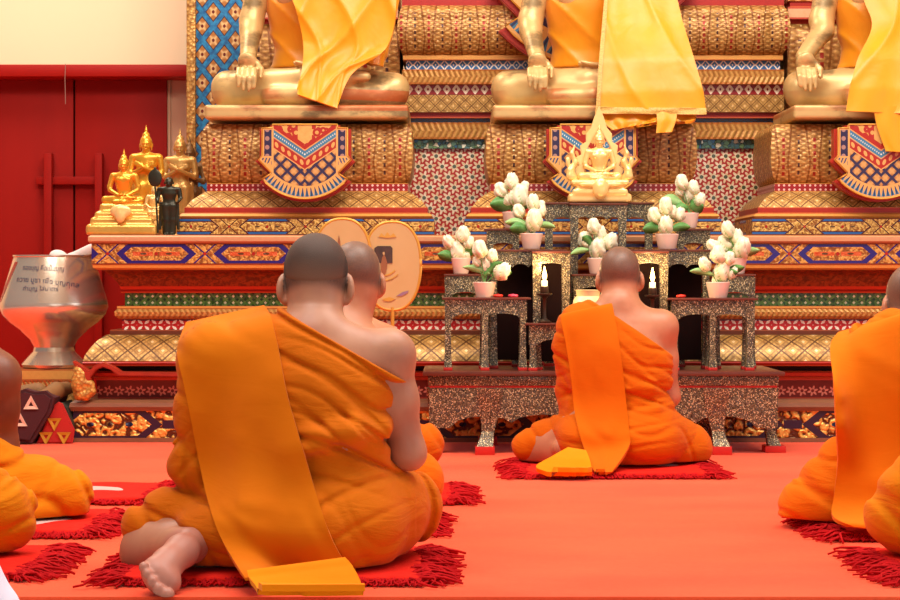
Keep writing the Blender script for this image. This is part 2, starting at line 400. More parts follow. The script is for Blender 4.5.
M['ph_gold'] = mk('print_gold', (206, 150, 60), rough=.4)
M['ph_violet'] = mk('print_violet', (150, 112, 130), rough=.4)
M['pinkflower'] = mk('pink_petals', (226, 60, 90), rough=.5)
M['redflower'] = mk('red_petals', (206, 40, 24), rough=.5)
# ------------------------------------------------------------------ smooth solid modelling (distance field -> one closed mesh)
def rotm(rx=0, ry=0, rz=0):
    return np.array((Matrix.Rotation(rz, 3, 'Z') @ Matrix.Rotation(ry, 3, 'Y') @ Matrix.Rotation(rx, 3, 'X')), dtype=np.float32)
class Solid:
    def __init__(s): s.p = []; s.post = []
    def cap(s, a, b, ra, rb=None, k=.03, sc=(1, 1, 1)):
        rb = ra if rb is None else rb; a = np.array(a, np.float32); b = np.array(b, np.float32); sc = np.array(sc, np.float32)
        A = a/sc; B = b/sc; d = B-A; L = max(float(d@d), 1e-9); ms = float(sc.min())
        def f(x, y, z):
            px = x/sc[0]-A[0]; py = y/sc[1]-A[1]; pz = z/sc[2]-A[2]
            t = np.clip((px*d[0]+py*d[1]+pz*d[2])/L, 0, 1)
            return (np.sqrt((px-t*d[0])**2+(py-t*d[1])**2+(pz-t*d[2])**2)-(ra+(rb-ra)*t))*ms
        r = max(ra, rb)*sc
        s.p.append((f, np.minimum(a, b)-r, np.maximum(a, b)+r, k, 0)); return s
    def chain(s, pts, rs, k=.03, sc=(1, 1, 1)):
        for i in range(len(pts)-1): s.cap(pts[i], pts[i+1], rs[i], rs[i+1], k, sc)
        return s
    def ell(s, c, r, k=.03, R=None, sub=0):
        c = np.array(c, np.float32); r = np.array(r, np.float32)
        def f(x, y, z):
            x = x-c[0]; y = y-c[1]; z = z-c[2]
            if R is not None:
                x, y, z = (R[0, 0]*x+R[1, 0]*y+R[2, 0]*z, R[0, 1]*x+R[1, 1]*y+R[2, 1]*z, R[0, 2]*x+R[1, 2]*y+R[2, 2]*z)
            x = x/r[0]; y = y/r[1]; z = z/r[2]
            k0 = np.sqrt(x*x+y*y+z*z)+1e-6; k1 = np.sqrt((x/r[0])**2+(y/r[1])**2+(z/r[2])**2)+1e-6
            return k0*(k0-1)/k1
        e = np.full(3, r.max()) if R is not None else r
        s.p.append((f, c-e, c+e, k, sub)); return s
    def rbox(s, lo, hi, rad, k=.01):
        lo = np.array(lo, np.float32); hi = np.array(hi, np.float32); c = (lo+hi)/2; h = (hi-lo)/2-rad
        def f(x, y, z):
            qx = np.abs(x-c[0])-h[0]; qy = np.abs(y-c[1])-h[1]; qz = np.abs(z-c[2])-h[2]
            return np.sqrt(np.maximum(qx, 0)**2+np.maximum(qy, 0)**2+np.maximum(qz, 0)**2)+np.minimum(np.maximum(qx, np.maximum(qy, qz)), 0)-rad
        s.p.append((f, lo, hi, k, 0)); return s
    def half(s, n, p, k=.006, zc=None):          # keep the side away from n (only above zc)
        n = np.array(n, np.float32); n /= np.linalg.norm(n); p = np.array(p, np.float32)
        s.post.append(('cut', n, p, k, zc)); return s
    def disp(s, fn, amp): s.post.append(('disp', fn, amp)); return s
    def build(s, h, smooth=1):
        P0 = [q for q in s.p if q[4] == 0]
        lo = np.min([q[1] for q in P0], axis=0)-4*h; hi = np.max([q[2] for q in P0], axis=0)+4*h
        n = np.ceil((hi-lo)/h).astype(int)+1
        ax = [(lo[i]+h*np.arange(n[i])).astype(np.float32) for i in range(3)]
        D = np.full(n, 1.0, np.float32)
        for f, a, b, k, sub in s.p:
            m = k+3*h; i0 = np.maximum(np.floor((a-m-lo)/h).astype(int), 0); i1 = np.minimum(np.ceil((b+m-lo)/h).astype(int)+1, n)
            if (i1 <= i0).any(): continue
            sl = tuple(slice(i0[j], i1[j]) for j in range(3))
            d2 = f(ax[0][sl[0]][:, None, None], ax[1][sl[1]][None, :, None], ax[2][sl[2]][None, None, :])
            d1 = D[sl]; k = max(k, 1e-4)
            if sub:
                d2 = -d2; t = np.clip(.5-.5*(d1-d2)/k*1.0, 0, 1); D[sl] = d1*(1-t)+d2*t+k*t*(1-t)
            else:
                t = np.clip(.5+.5*(d1-d2)/k, 0, 1); D[sl] = d1*(1-t)+d2*t-k*t*(1-t)
        X = ax[0][:, None, None]; Y = ax[1][None, :, None]; Z = ax[2][None, None, :]
        for q in s.post:
            if q[0] == 'disp':
                idx = np.nonzero(np.abs(D) < q[2]*2+3*h)
                D[idx] += q[1](ax[0][idx[0]], ax[1][idx[1]], ax[2][idx[2]])
            else:
                _, nn, p, k, zc = q; d2 = (X-p[0])*nn[0]+(Y-p[1])*nn[1]+(Z-p[2])*nn[2]
                if zc is not None: d2 = np.minimum(d2, Z-zc)
                t = np.clip(.5-.5*(D-d2)/k, 0, 1); D = D*(1-t)+d2*t+k*t*(1-t)
        D[0], D[-1], D[:, 0], D[:, -1], D[:, :, 0], D[:, :, -1] = 1, 1, 1, 1, 1, 1
        return nets(D, lo, h, smooth)
def nets(D, lo, h, smooth=1):
    S = D < 0
    c = [S[i:S.shape[0]-1+i, j:S.shape[1]-1+j, k:S.shape[2]-1+k] for i in (0, 1) for j in (0, 1) for k in (0, 1)]
    cnt = np.zeros(c[0].shape, np.int8)
    for q in c: cnt += q
    act = (cnt > 0) & (cnt < 8); I, J, K = np.nonzero(act)
    vid = np.full(act.shape, -1, np.int64); vid[I, J, K] = np.arange(len(I))
    pos = np.zeros((len(I), 3)); num = np.zeros(len(I))
    corners = [(i, j, k) for i in (0, 1) for j in (0, 1) for k in (0, 1)]
    for a in corners:
        for d in range(3):
            if a[d]: continue
            b = list(a); b[d] = 1
            da = D[I+a[0], J+a[1], K+a[2]]; db = D[I+b[0], J+b[1], K+b[2]]; m = (da < 0) != (db < 0)
            t = da/np.where(m, da-db, 1); p = np.array(a, float)[None]+np.zeros((len(I), 3)); p[:, d] += t
            pos[m] += p[m]; num[m] += 1
    pos = pos/num[:, None]+np.stack([I, J, K], 1)
    V = lo+pos*h; quads = []
    for d in range(3):
        e1, e2 = [(1, 2), (2, 0), (0, 1)][d]
        A = S.take(range(0, S.shape[d]-1), d); B = S.take(range(1, S.shape[d]), d)
        w = np.nonzero(A != B); w = np.stack(w, 1); ok = (w[:, e1] > 0) & (w[:, e2] > 0) & (w[:, e1] < D.shape[e1]-1) & (w[:, e2] < D.shape[e2]-1); w = w[ok]
        flip = A[w[:, 0], w[:, 1], w[:, 2]]
        def g(o1, o2):
            q = w.copy(); q[:, e1] -= o1; q[:, e2] -= o2; return vid[q[:, 0], q[:, 1], q[:, 2]]
        q = np.stack([g(1, 1), g(0, 1), g(0, 0), g(1, 0)], 1); q[~flip] = q[~flip][:, ::-1]; quads.append(q)
    Q = np.concatenate(quads); Q = Q[(Q >= 0).all(1)]
    for _ in range(smooth):
        s = np.zeros_like(V); m = np.zeros(len(V))
        for a, b in ((0, 1), (1, 2), (2, 3), (3, 0)):
            np.add.at(s, Q[:, a], V[Q[:, b]]); np.add.at(m, Q[:, a], 1); np.add.at(s, Q[:, b], V[Q[:, a]]); np.add.at(m, Q[:, b], 1)
        V = V*.5+.5*s/np.maximum(m, 1)[:, None]
    # keep the largest body only, so that a part is always one piece
    lab = np.arange(len(V))
    while True:
        mn = lab[Q].min(1); new = lab.copy()
        for a in range(4): np.minimum.at(new, Q[:, a], mn)
        new = new[new]
        if (new == lab).all(): break
        lab = new
    u, ct = np.unique(lab, return_counts=True); keep = lab == u[ct.argmax()]
    if not keep.all():
        Q = Q[keep[Q[:, 0]]]; m = np.cumsum(keep)-1; V = V[keep]; Q = m[Q]
    return V, Q
def solid_obj(name, solid, h, mat, parent=None, smooth=1, scale=1.0, attrs=None, offset=(0, 0, 0)):
    V, Q = solid.build(h, smooth)
    me = bpy.data.meshes.new(name); me.vertices.add(len(V)); W = V*scale+np.array(offset); me.vertices.foreach_set('co', W.astype(np.float32).ravel())
    me.loops.add(len(Q)*4); me.loops.foreach_set('vertex_index', Q.astype(np.int32).ravel())
    me.polygons.add(len(Q)); me.polygons.foreach_set('loop_start', np.arange(0, len(Q)*4, 4, dtype=np.int32))
    me.update(calc_edges=True)
    for nm, fn in (attrs or {}).items():
        a = me.attributes.new(nm, 'FLOAT', 'POINT'); a.data.foreach_set('value', np.clip(fn(V), 0, 1).astype(np.float32))
    me.validate()
    return link_mesh(name, me, mat, parent, True)
def sstep(x, a, b):
    t = np.clip((x-a)/(b-a), 0, 1); return t*t*(3-2*t)
# ------------------------------------------------------------------ a sheet of cloth laid over a solid
def bvh_of(objs):
    V = []; Fc = []
    for o in objs:
        b = len(V); mw = o.matrix_world if not o.parent else Matrix.Translation(o.parent.location)
        V += [mw @ v.co for v in o.data.vertices]; Fc += [tuple(b+i for i in p.vertices) for p in o.data.polygons]
    return BVHTree.FromPolygons(V, Fc)
def sheet(name, rows, tree, Yfall, mat, parent, lift=.012, thick=.008, nu=22, nv=40, fold=.004, nf=3.0, iters=6, zmin=.012, tuck=0.0, seed=1, drape=None):
    """rows: [(left px, right px, Yfallback)] edge points from top to bottom; the cloth rests on the solid it covers and has real thickness"""
    R = [((Vector(a), Vector(b)), y) for a, b, y in rows]
    n = len(R); G = np.zeros((nv, nu, 3)); Yd = np.full((nv, nu), np.nan); W = np.zeros((nv, nu)); px = np.zeros((nv, nu, 2))
    cam = Vector((0, 0, CH))
    def cat(p, t):
        i = min(int(t), len(p)-2); f = t-i; a = p[max(i-1, 0)]; b = p[i]; c = p[i+1]; d = p[min(i+2, len(p)-1)]
        return .5*((2*b)+(c-a)*f+(2*a-5*b+4*c-d)*f*f+(3*b-a-3*c+d)*f*f*f)
    LP = [r[0][0] for r in R]; RP = [r[0][1] for r in R]; YF = [r[1] for r in R]
    for j in range(nv):
        t = j/(nv-1)*(n-1); l = cat(LP, t); r = cat(RP, t); i = min(int(t), n-2); yf = YF[i]+(YF[i+1]-YF[i])*(t-i)
        for k in range(nu):
            q = l.lerp(r, k/(nu-1)); px[j, k] = (q.x, q.y); d = Vector(((q.x-450)/F, 1, -(q.y-HY)/F))
            if tree:
                hit = tree.ray_cast(cam, d.normalized(), 30)
                if hit[0] is not None and abs(hit[0].y-yf) < .28: Yd[j, k] = hit[0].y
            W[j, k] = yf
    have = ~np.isnan(Yd); Y = np.where(have, Yd, W)
    Y0 = Y.copy()
    for _ in range(iters):
        A = np.pad(Y, 1, mode='edge'); S = (A[:-2, 1:-1]+A[2:, 1:-1]+A[1:-1, :-2]+A[1:-1, 2:])/4
        Y = np.where(have, np.minimum(Y0, S), S*.7+W*.3)
    Y -= lift
    rs = np.random.default_rng(seed); ph = rs.random(3)*6
    uu = np.linspace(0, 1, nu)[None]; vv = np.linspace(0, 1, nv)[:, None]
    Y -= fold*(np.sin(uu*nf*2*PI+ph[0]+np.sin(vv*5+ph[1])*.8)*.6+.4*np.sin(uu*nf*3.3+vv*4+ph[2]))
    if drape is not None: Y -= drape(uu, vv)
    X = (px[..., 0]-450)*Y/F; Z = np.maximum(CH-(px[..., 1]-HY)*Y/F, zmin)
    o = off(parent, (0, 0, 0)); G = np.stack([X+o[0], Y+o[1], Z+o[2]], -1)
    tu = np.gradient(G, axis=1); tv = np.gradient(G, axis=0); N = np.cross(tu, tv); N /= np.linalg.norm(N, axis=-1, keepdims=True)+1e-9
    N[N[..., 1] > 0] *= -1
    B = G-N*thick; V = np.concatenate([G.reshape(-1, 3), B.reshape(-1, 3)]); nn = nu*nv; Fc = []
    for j in range(nv-1):
        for k in range(nu-1):
            a = j*nu+k; Fc.append((a, a+nu, a+nu+1, a+1)); Fc.append((nn+a, nn+a+1, nn+a+nu+1, nn+a+nu))
    for j in range(nv-1):
        a = j*nu; Fc.append((a, nn+a, nn+a+nu, a+nu)); a = j*nu+nu-1; Fc.append((a, a+nu, nn+a+nu, nn+a))
    for k in range(nu-1):
        a = k; Fc.append((a, a+1, nn+a+1, nn+a)); a = (nv-1)*nu+k; Fc.append((a, nn+a, nn+a+1, a+1))
    ob = pymesh(name, V, Fc, mat, parent, True, 1.2)
    bm = bmesh.new(); bm.from_mesh(ob.data); bmesh.ops.recalc_face_normals(bm, faces=bm.faces[:]); bm.to_mesh(ob.data); bm.free()
    return ob
# ------------------------------------------------------------------ bodies
def head(s, c, k=1.0, pitch=0.0, yaw=0.0, face=1, hairless=True):
    """face=1 looks along +Y, -1 along -Y; pitch bows the head"""
    R = rotm(-pitch*face, 0, yaw if face > 0 else PI+yaw) if False else rotm(0, 0, 0)
    Rz = Matrix.Rotation(yaw+(0 if face > 0 else PI), 3, 'Z') @ Matrix.Rotation(-pitch, 3, 'X'); R = np.array(Rz, dtype=np.float32); c = Vector(c)
    def q(x, y, z): return c+Rz @ Vector((x*k, y*k, z*k))
    def r(*a): return tuple(x*k for x in a)
    s.ell(q(0, -.012, .028), r(.075, .094, .086), .03, R)          # skull
    s.ell(q(0, .012, -.035), r(.056, .070, .075), .04, R)           # face
    s.ell(q(0, .035, -.088), r(.036, .034, .026), .03, R)           # chin
    s.ell(q(0, .076, .012), r(.05, .02, .014), .02, R)              # brow
    s.cap(q(0, .080, .002), q(0, .097, -.034), .009*k, .014*k, .012)  # nose
    for d in (-1, 1):
        s.ell(q(.012*d, .088, -.036), r(.009, .009, .008), .008, R)
        s.ell(q(.028*d, .074, -.006), r(.013, .010, .008), .005, R)    # eyes
        s.ell(q(.036*d, .060, -.034), r(.020, .018, .020), .02, R)     # cheeks
        Re = np.array(Rz @ Matrix.Rotation(.45*d, 3, 'Z') @ Matrix.Rotation(-.12*d, 3, 'Y'), dtype=np.float32)
        s.ell(q(.080*d, -.004, -.014), r(.011, .022, .036), .006, Re)  # ears
        s.ell(q(.090*d, .004, -.010), r(.006, .011, .020), .005, Re, sub=1)
        s.ell(q(.074*d, .004, -.044), r(.009, .011, .013), .006, Re)
    s.ell(q(0, .082, -.060), r(.024, .010, .006), .006, R); s.ell(q(0, .080, -.069), r(.020, .010, .006), .006, R)   # lips
    return Rz
def hand(s, w, d, n, side=1, k=1.0, curl=.1, fr=.0085):
    """palm from wrist w along d, with normal n; five fingers, the thumb from the side of the palm"""
    w = Vector(w); d = Vector(d).normalized(); n = Vector(n).normalized(); b = d.cross(n).normalized()*side
    pc = w+d*.05*k; Rm = Matrix((b, d, n)).transposed(); R = np.array(Rm, dtype=np.float32)
    s.ell(pc, (.040*k, .050*k, .016*k), .012, R)
    for i, (o, L) in enumerate(((-.030, .058), (-.010, .072), (.010, .078), (.030, .070))):
        a = pc+b*o*k+d*.034*k; m = a+(d*math.cos(curl)-n*math.sin(curl))*L*.5*k; e = m+(d*math.cos(curl*2.2)-n*math.sin(curl*2.2))*L*.5*k
        s.chain([a, m, e], [fr*k, fr*.94*k, fr*.78*k], .004)
    a = pc+b*.034*k-d*.018*k; m = a+(b*.7+d*.7-n*.25)*.032*k; e = m+(b*.25+d*.95-n*.2)*.03*k
    s.chain([a, m, e], [.011*k, .010*k, .0085*k], .006)
def foot(s, heel, toe, up, k=1.0, side=1):
    """bare foot, up = the direction the sole faces; big toe at +side"""
    heel = Vector(heel); toe = Vector(toe); d = (toe-heel).normalized(); L = (toe-heel).length; up = Vector(up); up = (up-d*up.dot(d)).normalized(); b = d.cross(up).normalized()*side
    s.ell(heel+d*.025, (.033*k, .034*k, .032*k), .02)
    s.chain([heel+d*.02, heel+d*L*.45+b*-.006, heel+d*L*.70], [.031*k, .030*k, .033*k], .03)
    s.ell(heel+d*L*.70+b*.020*k, (.030*k, .030*k, .026*k), .02); s.ell(heel+d*L*.66-b*.020*k, (.028*k, .026*k, .024*k), .02)
    for o, l, r in ((.036, 1.0, .0155), (.014, .985, .0115), (-.006, .95, .0108), (-.024, .905, .0102), (-.040, .85, .0098)):
        a = heel+d*L*(l-.22)+b*o*.85*k; e = heel+d*(L*l-r)+b*o*k+up*.006
        s.cap(a, e, r*.78*k, r*.9*k, .004); s.ell(e+up*.005, (r*1.12*k,)*3, .002)
def folds(seed=0, a1=.007, a2=.010, zmid=.27):
    """cloth creases: rounded swells between sharp valleys, diagonal over the back, fanning out over the hips and knees"""
    r = np.random.default_rng(seed); p = r.random(16)*6.28
    def val(t, w): return np.exp(-(np.sin(t)/w)**2)
    def f(x, y, z):
        w1 = np.sin(7*x+p[0]+5*z+2*y)+.6*np.sin(13*z-6*x+p[1]); w2 = np.sin(10*x-8*z+p[2])+.7*np.sin(19*x+11*y+p[3])
        up = sstep(z, zmid-.05, zmid+.08); lo = 1-sstep(z, zmid-.10, zmid+.04)
        m1 = .5+.5*np.sin(5*x+9*z+p[4]); m2 = .5+.5*np.sin(9*x-6*z+p[5]); m3 = .5+.5*np.sin(8*x+7*y+p[6])
        d = a1*up*(val(30*(z+.62*x)+w1*.9, .28)*(.25+.75*m1)+.55*val(52*(z+.45*x)+w2*1.1+p[7], .35)*m2)
        mid = np.exp(-((z-zmid+.01)/.065)**2)
        d = d+a1*1.1*mid*(val(46*z+70*x*x+w1*1.1+p[8], .35)*(.4+.6*m2)+.5*val(24*x+20*z+w2+p[9], .3)*m1)
        rr = np.sqrt((np.abs(x)-.13)**2+(z-.20)**2+.5*(y-.05)**2)
        d = d+a2*lo*(.8*val(26*rr+w1*.9+3*z+p[10], .26)*(.25+.75*m3)+.5*val(17*x+24*z+w2*1.2+p[11], .34)*m1+.45*val(34*z-12*np.abs(x)+w1*1.2+p[12], .3)*m2)
        return .015*np.tanh((d-.003)/.015)
    return f
def monk(name, loc, label, group, skinm, robem, J, h=.006, seed=0, hairkind='shaved', robe_arm=True, cutA=(-.05, 0, .57), cutB=(.20, 0, .41), legs=None, extra=None, foldamp=1.0, robe_extra=None, wh=1.0, hem=None, zcut=.22):
    root = thing(name, loc, label, 'person', group)
    D = dict(head=(0, .10, .70), pitch=.35, yaw=0.0, neck=(0, .035, .545), shR=(.165, .02, .525), shL=(-.165, .02, .525), elR=(.215, .05, .27), elL=(-.215, .05, .27),
             wrR=(.045, .27, .36), wrL=(-.045, .27, .36), kR=(.33, .20, .085), kL=(-.33, .20, .085), aR=(-.06, .27, .05), aL=(.06, .22, .04), arm=1.0, hk=1.0)
    D.update(J); a = D['arm']; V3 = lambda k: Vector(D[k])
    def torso(s, g, full=True):
        sc = (1, .66, 1)
        s.chain([(0, .0, .12), (0, -.005, .25), (0, .01, .36), (0, .03, .435)], [.155*wh+g, .142*wh+g, .154+g, .118+g], .06, sc)
        s.ell((0, -.01, .09), (.19*wh+g, .15+g, .09+g), .05)
        zs_ = (D['shL'][2]+D['shR'][2])/2-.02; s.cap(D['shL'], (0, .03, zs_), .060+g, .070+g, .05); s.cap(D['shR'], (0, .03, zs_), .060+g, .070+g, .05)
        s.cap((D['shL'][0]*.55, .025, zs_+.02), D['neck'], .045+g, .050+g, .05); s.cap((D['shR'][0]*.55, .025, zs_+.02), D['neck'], .045+g, .050+g, .05)
    def leg(s, side, g):
        kx = V3('k'+side); sg = 1 if side == 'R' else -1
        s.cap((.10*sg, .0, .10), kx, .098+g, .066+g, .05); s.cap(kx, V3('a'+side), .058+g, .042+g, .04)
    def arm(s, side, g, k=.03):
        sh, el, wr = V3('sh'+side), V3('el'+side), V3('wr'+side)
        s.chain([sh, sh.lerp(el, .45), el], [(.058*a+g), (.050*a+g), (.041*a+g)], k); s.chain([el, el.lerp(wr, .3), wr], [(.041*a+g), (.043*a+g), (.028*a+g)], k)
    b = Solid(); torso(b, 0); leg(b, 'R', 0); leg(b, 'L', 0); arm(b, 'R', 0); arm(b, 'L', 0)
    hd = Vector(D['head']); b.cap(D['neck'], hd+Vector((0, -.02, -.05)), .056, .054, .03)
    Rz = head(b, hd, D['hk'], D['pitch'], D['yaw'])
    for sd, sg in (('R', 1), ('L', -1)):
        w = V3('wr'+sd); hand(b, w, D.get('hd'+sd, (-.12*sg, .35, .9)), (sg, .15, 0) if ('hn'+sd) not in D else D['hn'+sd], side=-1*sg)
    foot_l = D.get('feet', (((D['aL'][0]), D['aL'][1], D['aL'][2]-.0), None))
    if D.get('footL'): foot(b, *D['footL'])
    else: foot(b, V3('aL'), V3('aL')+Vector((.19, .05, -.005)), (0, 0, 1), side=1)
    if D.get('footR'): foot(b, *D['footR'])
    else: foot(b, V3('aR'), V3('aR')+Vector((-.19, .06, -.005)), (0, 0, 1), side=-1)
    if extra: extra(b)
    Ri = np.array(Rz.transposed()); hk = D['hk']
    def hmask(V):
        q = (V-np.array(hd)) @ Ri.T/hk
        line = np.where(q[:, 1] < 0, -.048+.25*np.maximum(q[:, 1]+.05, 0), .0) ; line = -.05+.115*sstep(q[:, 1], -.03, .075)
        m = sstep(q[:, 2], line, line+.03); return m*(np.linalg.norm(q-np.array([0, 0, .02]), axis=1) < .135)*(np.abs(q[:, 0]) < .0775)
    at = {'hair': hmask, 'sole': D.get('solemask', lambda V: np.zeros(len(V)))}
    b.half((0, 0, -1), (0, 0, D.get('zcut', .001)), .003)
    body = solid_obj('body', b, h, skinm, root, 1, attrs=at)
    r = Solid(); torso(r, .018)
    leg(r, 'R', .018); leg(r, 'L', .018) if hem is None else None
    r.ell((0, .17, .075), (.27, .16, .07), .06)
    if robe_arm: arm(r, 'L', .020, .04)
    if robe_extra: robe_extra(r)
    r.disp(folds(seed, .017*foldamp, .021*foldamp), .02)
    A = Vector(cutA); B = Vector(cutB); t = (B-A); n = Vector((-t.z, 0, t.x)); n = n if n.z > 0 else -n
    r.half(n, A, zc=zcut)
    r.half((0, 0, -1), (0, 0, .004))
    robe = solid_obj('robe', r, h, robem, root, 1)
    if hairkind == 'cropped':
        hs = Solid(); q = lambda x, y, z: hd+Rz @ Vector((x*hk, y*hk, z*hk)); R = np.array(Rz, dtype=np.float32)
        hs.ell(q(0, -.012, .028), tuple(x*hk for x in (.0775, .0975, .0890)), .02, R)
        nv = Rz @ Vector((0, .62, -1)); hs.half(nv, q(0, -.07, -.030), .012)
        hair = solid_obj('hair', hs, h*.75, M['hair'], root, 2, attrs={'hair': lambda V: np.maximum(sstep(((V-np.array(hd)) @ Ri.T)[:, 2]/hk, -.045, .030)*.72, sstep(np.abs(((V-np.array(hd)) @ Ri.T)[:, 0])/hk+.35*np.maximum(((V-np.array(hd)) @ Ri.T)[:, 1], 0)/hk, .058, .075))})
    return root, body, robe
# ------------------------------------------------------------------ seated and standing images
def image_seated(root, scale, h, mat, hands='lap', hw=.43, name='figure', fine=1.0, hx=-.255):
    s = Solid()
    s.chain([(.36, -.03, .062), (.0, -.19, .05), (-.16, -.17, .05)], [.062, .05, .04], .02)
    s.chain([(-.36, -.03, .062), (.0, -.16, .06)], [.062, .055], .02)
    s.chain([(-.1, .06, .10), (-.365, -.03, .098)], [.10, .07], .03); s.chain([(.1, .06, .10), (.365, -.03, .098)], [.10, .07], .03)
    s.chain([(-.365, -.03, .112), (-.02, -.15, .125), (.15, -.17, .128)], [.062, .052, .042], .018)
    s.chain([(.14, -.175, .135), (.25, -.165, .135)], [.030, .022], .012)
    s.ell((0, -.02, .08), (.3, .17, .075), .04)
    sc = (1, .68, 1)
    s.chain([(0, .05, .12), (0, .045, .28), (0, .03, .46), (0, .03, .54)], [.165, .125, .165, .15], .05, sc)
    for d in (-1, 1):
        s.cap((.205*d, .035, .575), (0, .03, .555), .066, .09, .04); s.ell((.075*d, -.07, .50), (.075, .03, .05), .03)
    if hands == 'earth':
        s.chain([(-.225, .03, .575), (-.262, .0, .40), (-.262, -.03, .35), (hx, -.135, .225)], [.060, .052, .047, .036], .02)
        s.ell((hx, -.175, .195), (.043, .022, .05), .012, rotm(.5))
        for i, (o, L) in enumerate(((-.034, .075), (-.012, .09), (.011, .095), (.033, .085))):
            s.chain([(hx+o, -.195, .165), (hx+o*1.05, -.222, .165-L*.45), (hx+o*1.0, -.226, .165-L)], [.0125, .012, .009], .004)
        s.chain([(hx+.038, -.17, .20), (hx+.062, -.19, .165), (hx+.06, -.2, .13)], [.013, .012, .010], .005)
    else:
        s.chain([(-.225, .03, .575), (-.285, .02, .36), (-.27, -.0, .29), (-.09, -.155, .19)], [.060, .05, .046, .034], .02)
        hand(s, (-.09, -.16, .19), (1, -.12, -.02), (0, .2, 1), side=1, curl=-.1, fr=.011)
    s.chain([(.225, .03, .575), (.285, .02, .36), (.27, -.0, .29), (.09, -.15, .185)], [.060, .05, .046, .034], .02)
    hand(s, (.10, -.155, .18), (-1, -.10, -.02), (0, .2, 1), side=-1, curl=-.12, fr=.011)
    image_head(s, (0, .01, .80))
    s.cap((0, .03, .58), (0, .02, .72), .062, .058, .03)
    return solid_obj(name, s, h, mat, root, 1, scale)
def image_head(s, c, k=1.25):
    c = Vector(c); head(s, c, k, .08, 0, -1)
    for d in (-1, 1): s.cap(c+Vector((.095*d, .01, -.0)), c+Vector((.094*d, -.002, -.105)), .016, .011, .006)
    s.ell(c+Vector((0, .01, .03)), (.100, .115, .115), .01)
    s.ell(c+Vector((0, .012, .145)), (.062, .062, .055), .02)
    s.chain([c+Vector((0, .012, .18)), c+Vector((0, .012, .235)), c+Vector((0, .012, .32))], [.030, .022, .005], .01)
def image_standing(root, scale, h, mat, name='figure', arms='crossed'):
    s = Solid()
    for d in (-1, 1):
        s.chain([(.085*d, .02, .85), (.075*d, .02, .46), (.065*d, .03, .06)], [.115, .085, .06], .03); s.ell((.07*d, -.05, .035), (.05, .11, .035), .02)
    s.chain([(0, .03, .80), (0, .03, .45), (0, .04, .12)], [.15, .13, .15], .05, (1, .55, 1))
    s.chain([(0, .03, .86), (0, .03, 1.02), (0, .02, 1.22), (0, .02, 1.30)], [.155, .125, .165, .15], .05, (1, .66, 1))
    for d in (-1, 1):
        s.cap((.20*d, .02, 1.34), (0, .02, 1.31), .064, .09, .04)
        if arms == 'crossed':
            s.chain([(.225*d, .02, 1.33), (.265*d, .0, 1.10), (.25*d, -.02, 1.05), (-.02*d, -.17-.02*d, 1.17)], [.058, .048, .045, .034], .02)
            hand(s, (-.02*d, -.175-.025*d, 1.17), (-.9*d, -.05, .5), (0, -1, 0), side=d, curl=.05, fr=.012)
        else:
            s.chain([(.225*d, .02, 1.33), (.265*d, .0, 1.08), (.24*d, -.12, .98)], [.06, .05, .036], .02)
            hand(s, (.24*d, -.125, .98), (0, -.6, -.2), (d, 0, 0), side=d, curl=.5, fr=.012)
        # hanging edge of the outer robe
        s.cap((.20*d, .03, .95), (.215*d, .03, .20), .03, .035, .03)
    image_head(s, (0, .0, 1.56)) if arms == 'crossed' else head(s, (0, .0, 1.54), 1.25, .05, 0, -1)
    s.cap((0, .02, 1.34), (0, .01, 1.48), .06, .055, .03)
    s.rbox((-.17, -.16, -.03), (.17, .17, .012), .01, .01)
    return solid_obj(name, s, h, mat, root, 1, scale)
# ------------------------------------------------------------------ the hall
def struct(o, label=None, cat=None): o['kind'] = 'structure'; return tag(o, label, cat)
WY = 10.4
struct(box('floor', (-6, -4, -.12), (7, WY+.3, -.006), M['tile'], bev=0))
struct(box('wall_back', (-6, WY, -.1), (7, WY+.25, 5.2), M['wall'], bev=0))
struct(box('ceiling', (-6, -4, 5.2), (7, WY+.25, 5.3), M['wall'], bev=0))
carpet = tag(box('carpet', (-4.5, FY(598.5), -.006), (5.5, WY-.1, .004), M['carpet'], bev=.002), 'orange-red carpet covering the floor up to the altar', 'carpet')
# red double door: two leaves, a lintel over them, upright pull bars and a cross bar
d = bpy.data.objects.new('door_1', None); COL.objects.link(d); d.location = (P(84, 280, WY).x, WY, 0); struct(d)
def W(px, py, Y): return P(px, py, Y)
zt = P(0, 77, WY-.1).z
def rect(name, x0, y0, x1, y1, Y, t, mat, parent, bev=.006, zlo=None):
    a = P(x0, y1, Y); b = P(x1, y0, Y); return box(name, (a.x, Y, zlo if zlo is not None else a.z), (b.x, Y+t, b.z), mat, parent, bev)
rect('door_leaf', -92, 78, 73.2, 443, WY-.09, .07, M['door'], d, zlo=.01); rect('door_leaf', 75, 78, 167, 443, WY-.09, .07, M['door'], d, zlo=.01)
rect('door_gap', 72, 78, 76, 443, WY-.05, .04, M['gap'], d, 0, zlo=.01)
rect('lintel', -100, 64, 188, 77, WY-.24, .22, M['door_edge'], d, .02)
for x0, x1, yb in ((43.5, 51.5, 440), (94.5, 102, 440)): rect('pull_bar', x0, 153, x1, yb, WY-.16, .06, M['door'], d, .006, zlo=.2)
rect('cross_bar', 36, 176.5, 98, 184.5, WY-.13, .035, M['door'], d, .005)
struct(rect('trim_1', 168, 77, 190, 443, WY-.06, .05, M['wall_shade_beige'], None, .006, zlo=0))  # strip beside the door, the wall's shade painted in as beige
struct(rect('trim_2', 167.2, 77, 170.5, 443, WY-.075, .06, M['wall_shade_beige'], None, .004, zlo=0))
wire = tag(tube('hanging_wire', [P(65.5, 64, WY-.26), P(65, 78, WY-.26), P(65.5, 104, WY-.255)], .0022, mk('grey_wire', (150, 110, 96)), None, 6), 'thin grey wire hanging over the red door lintel', 'wire')
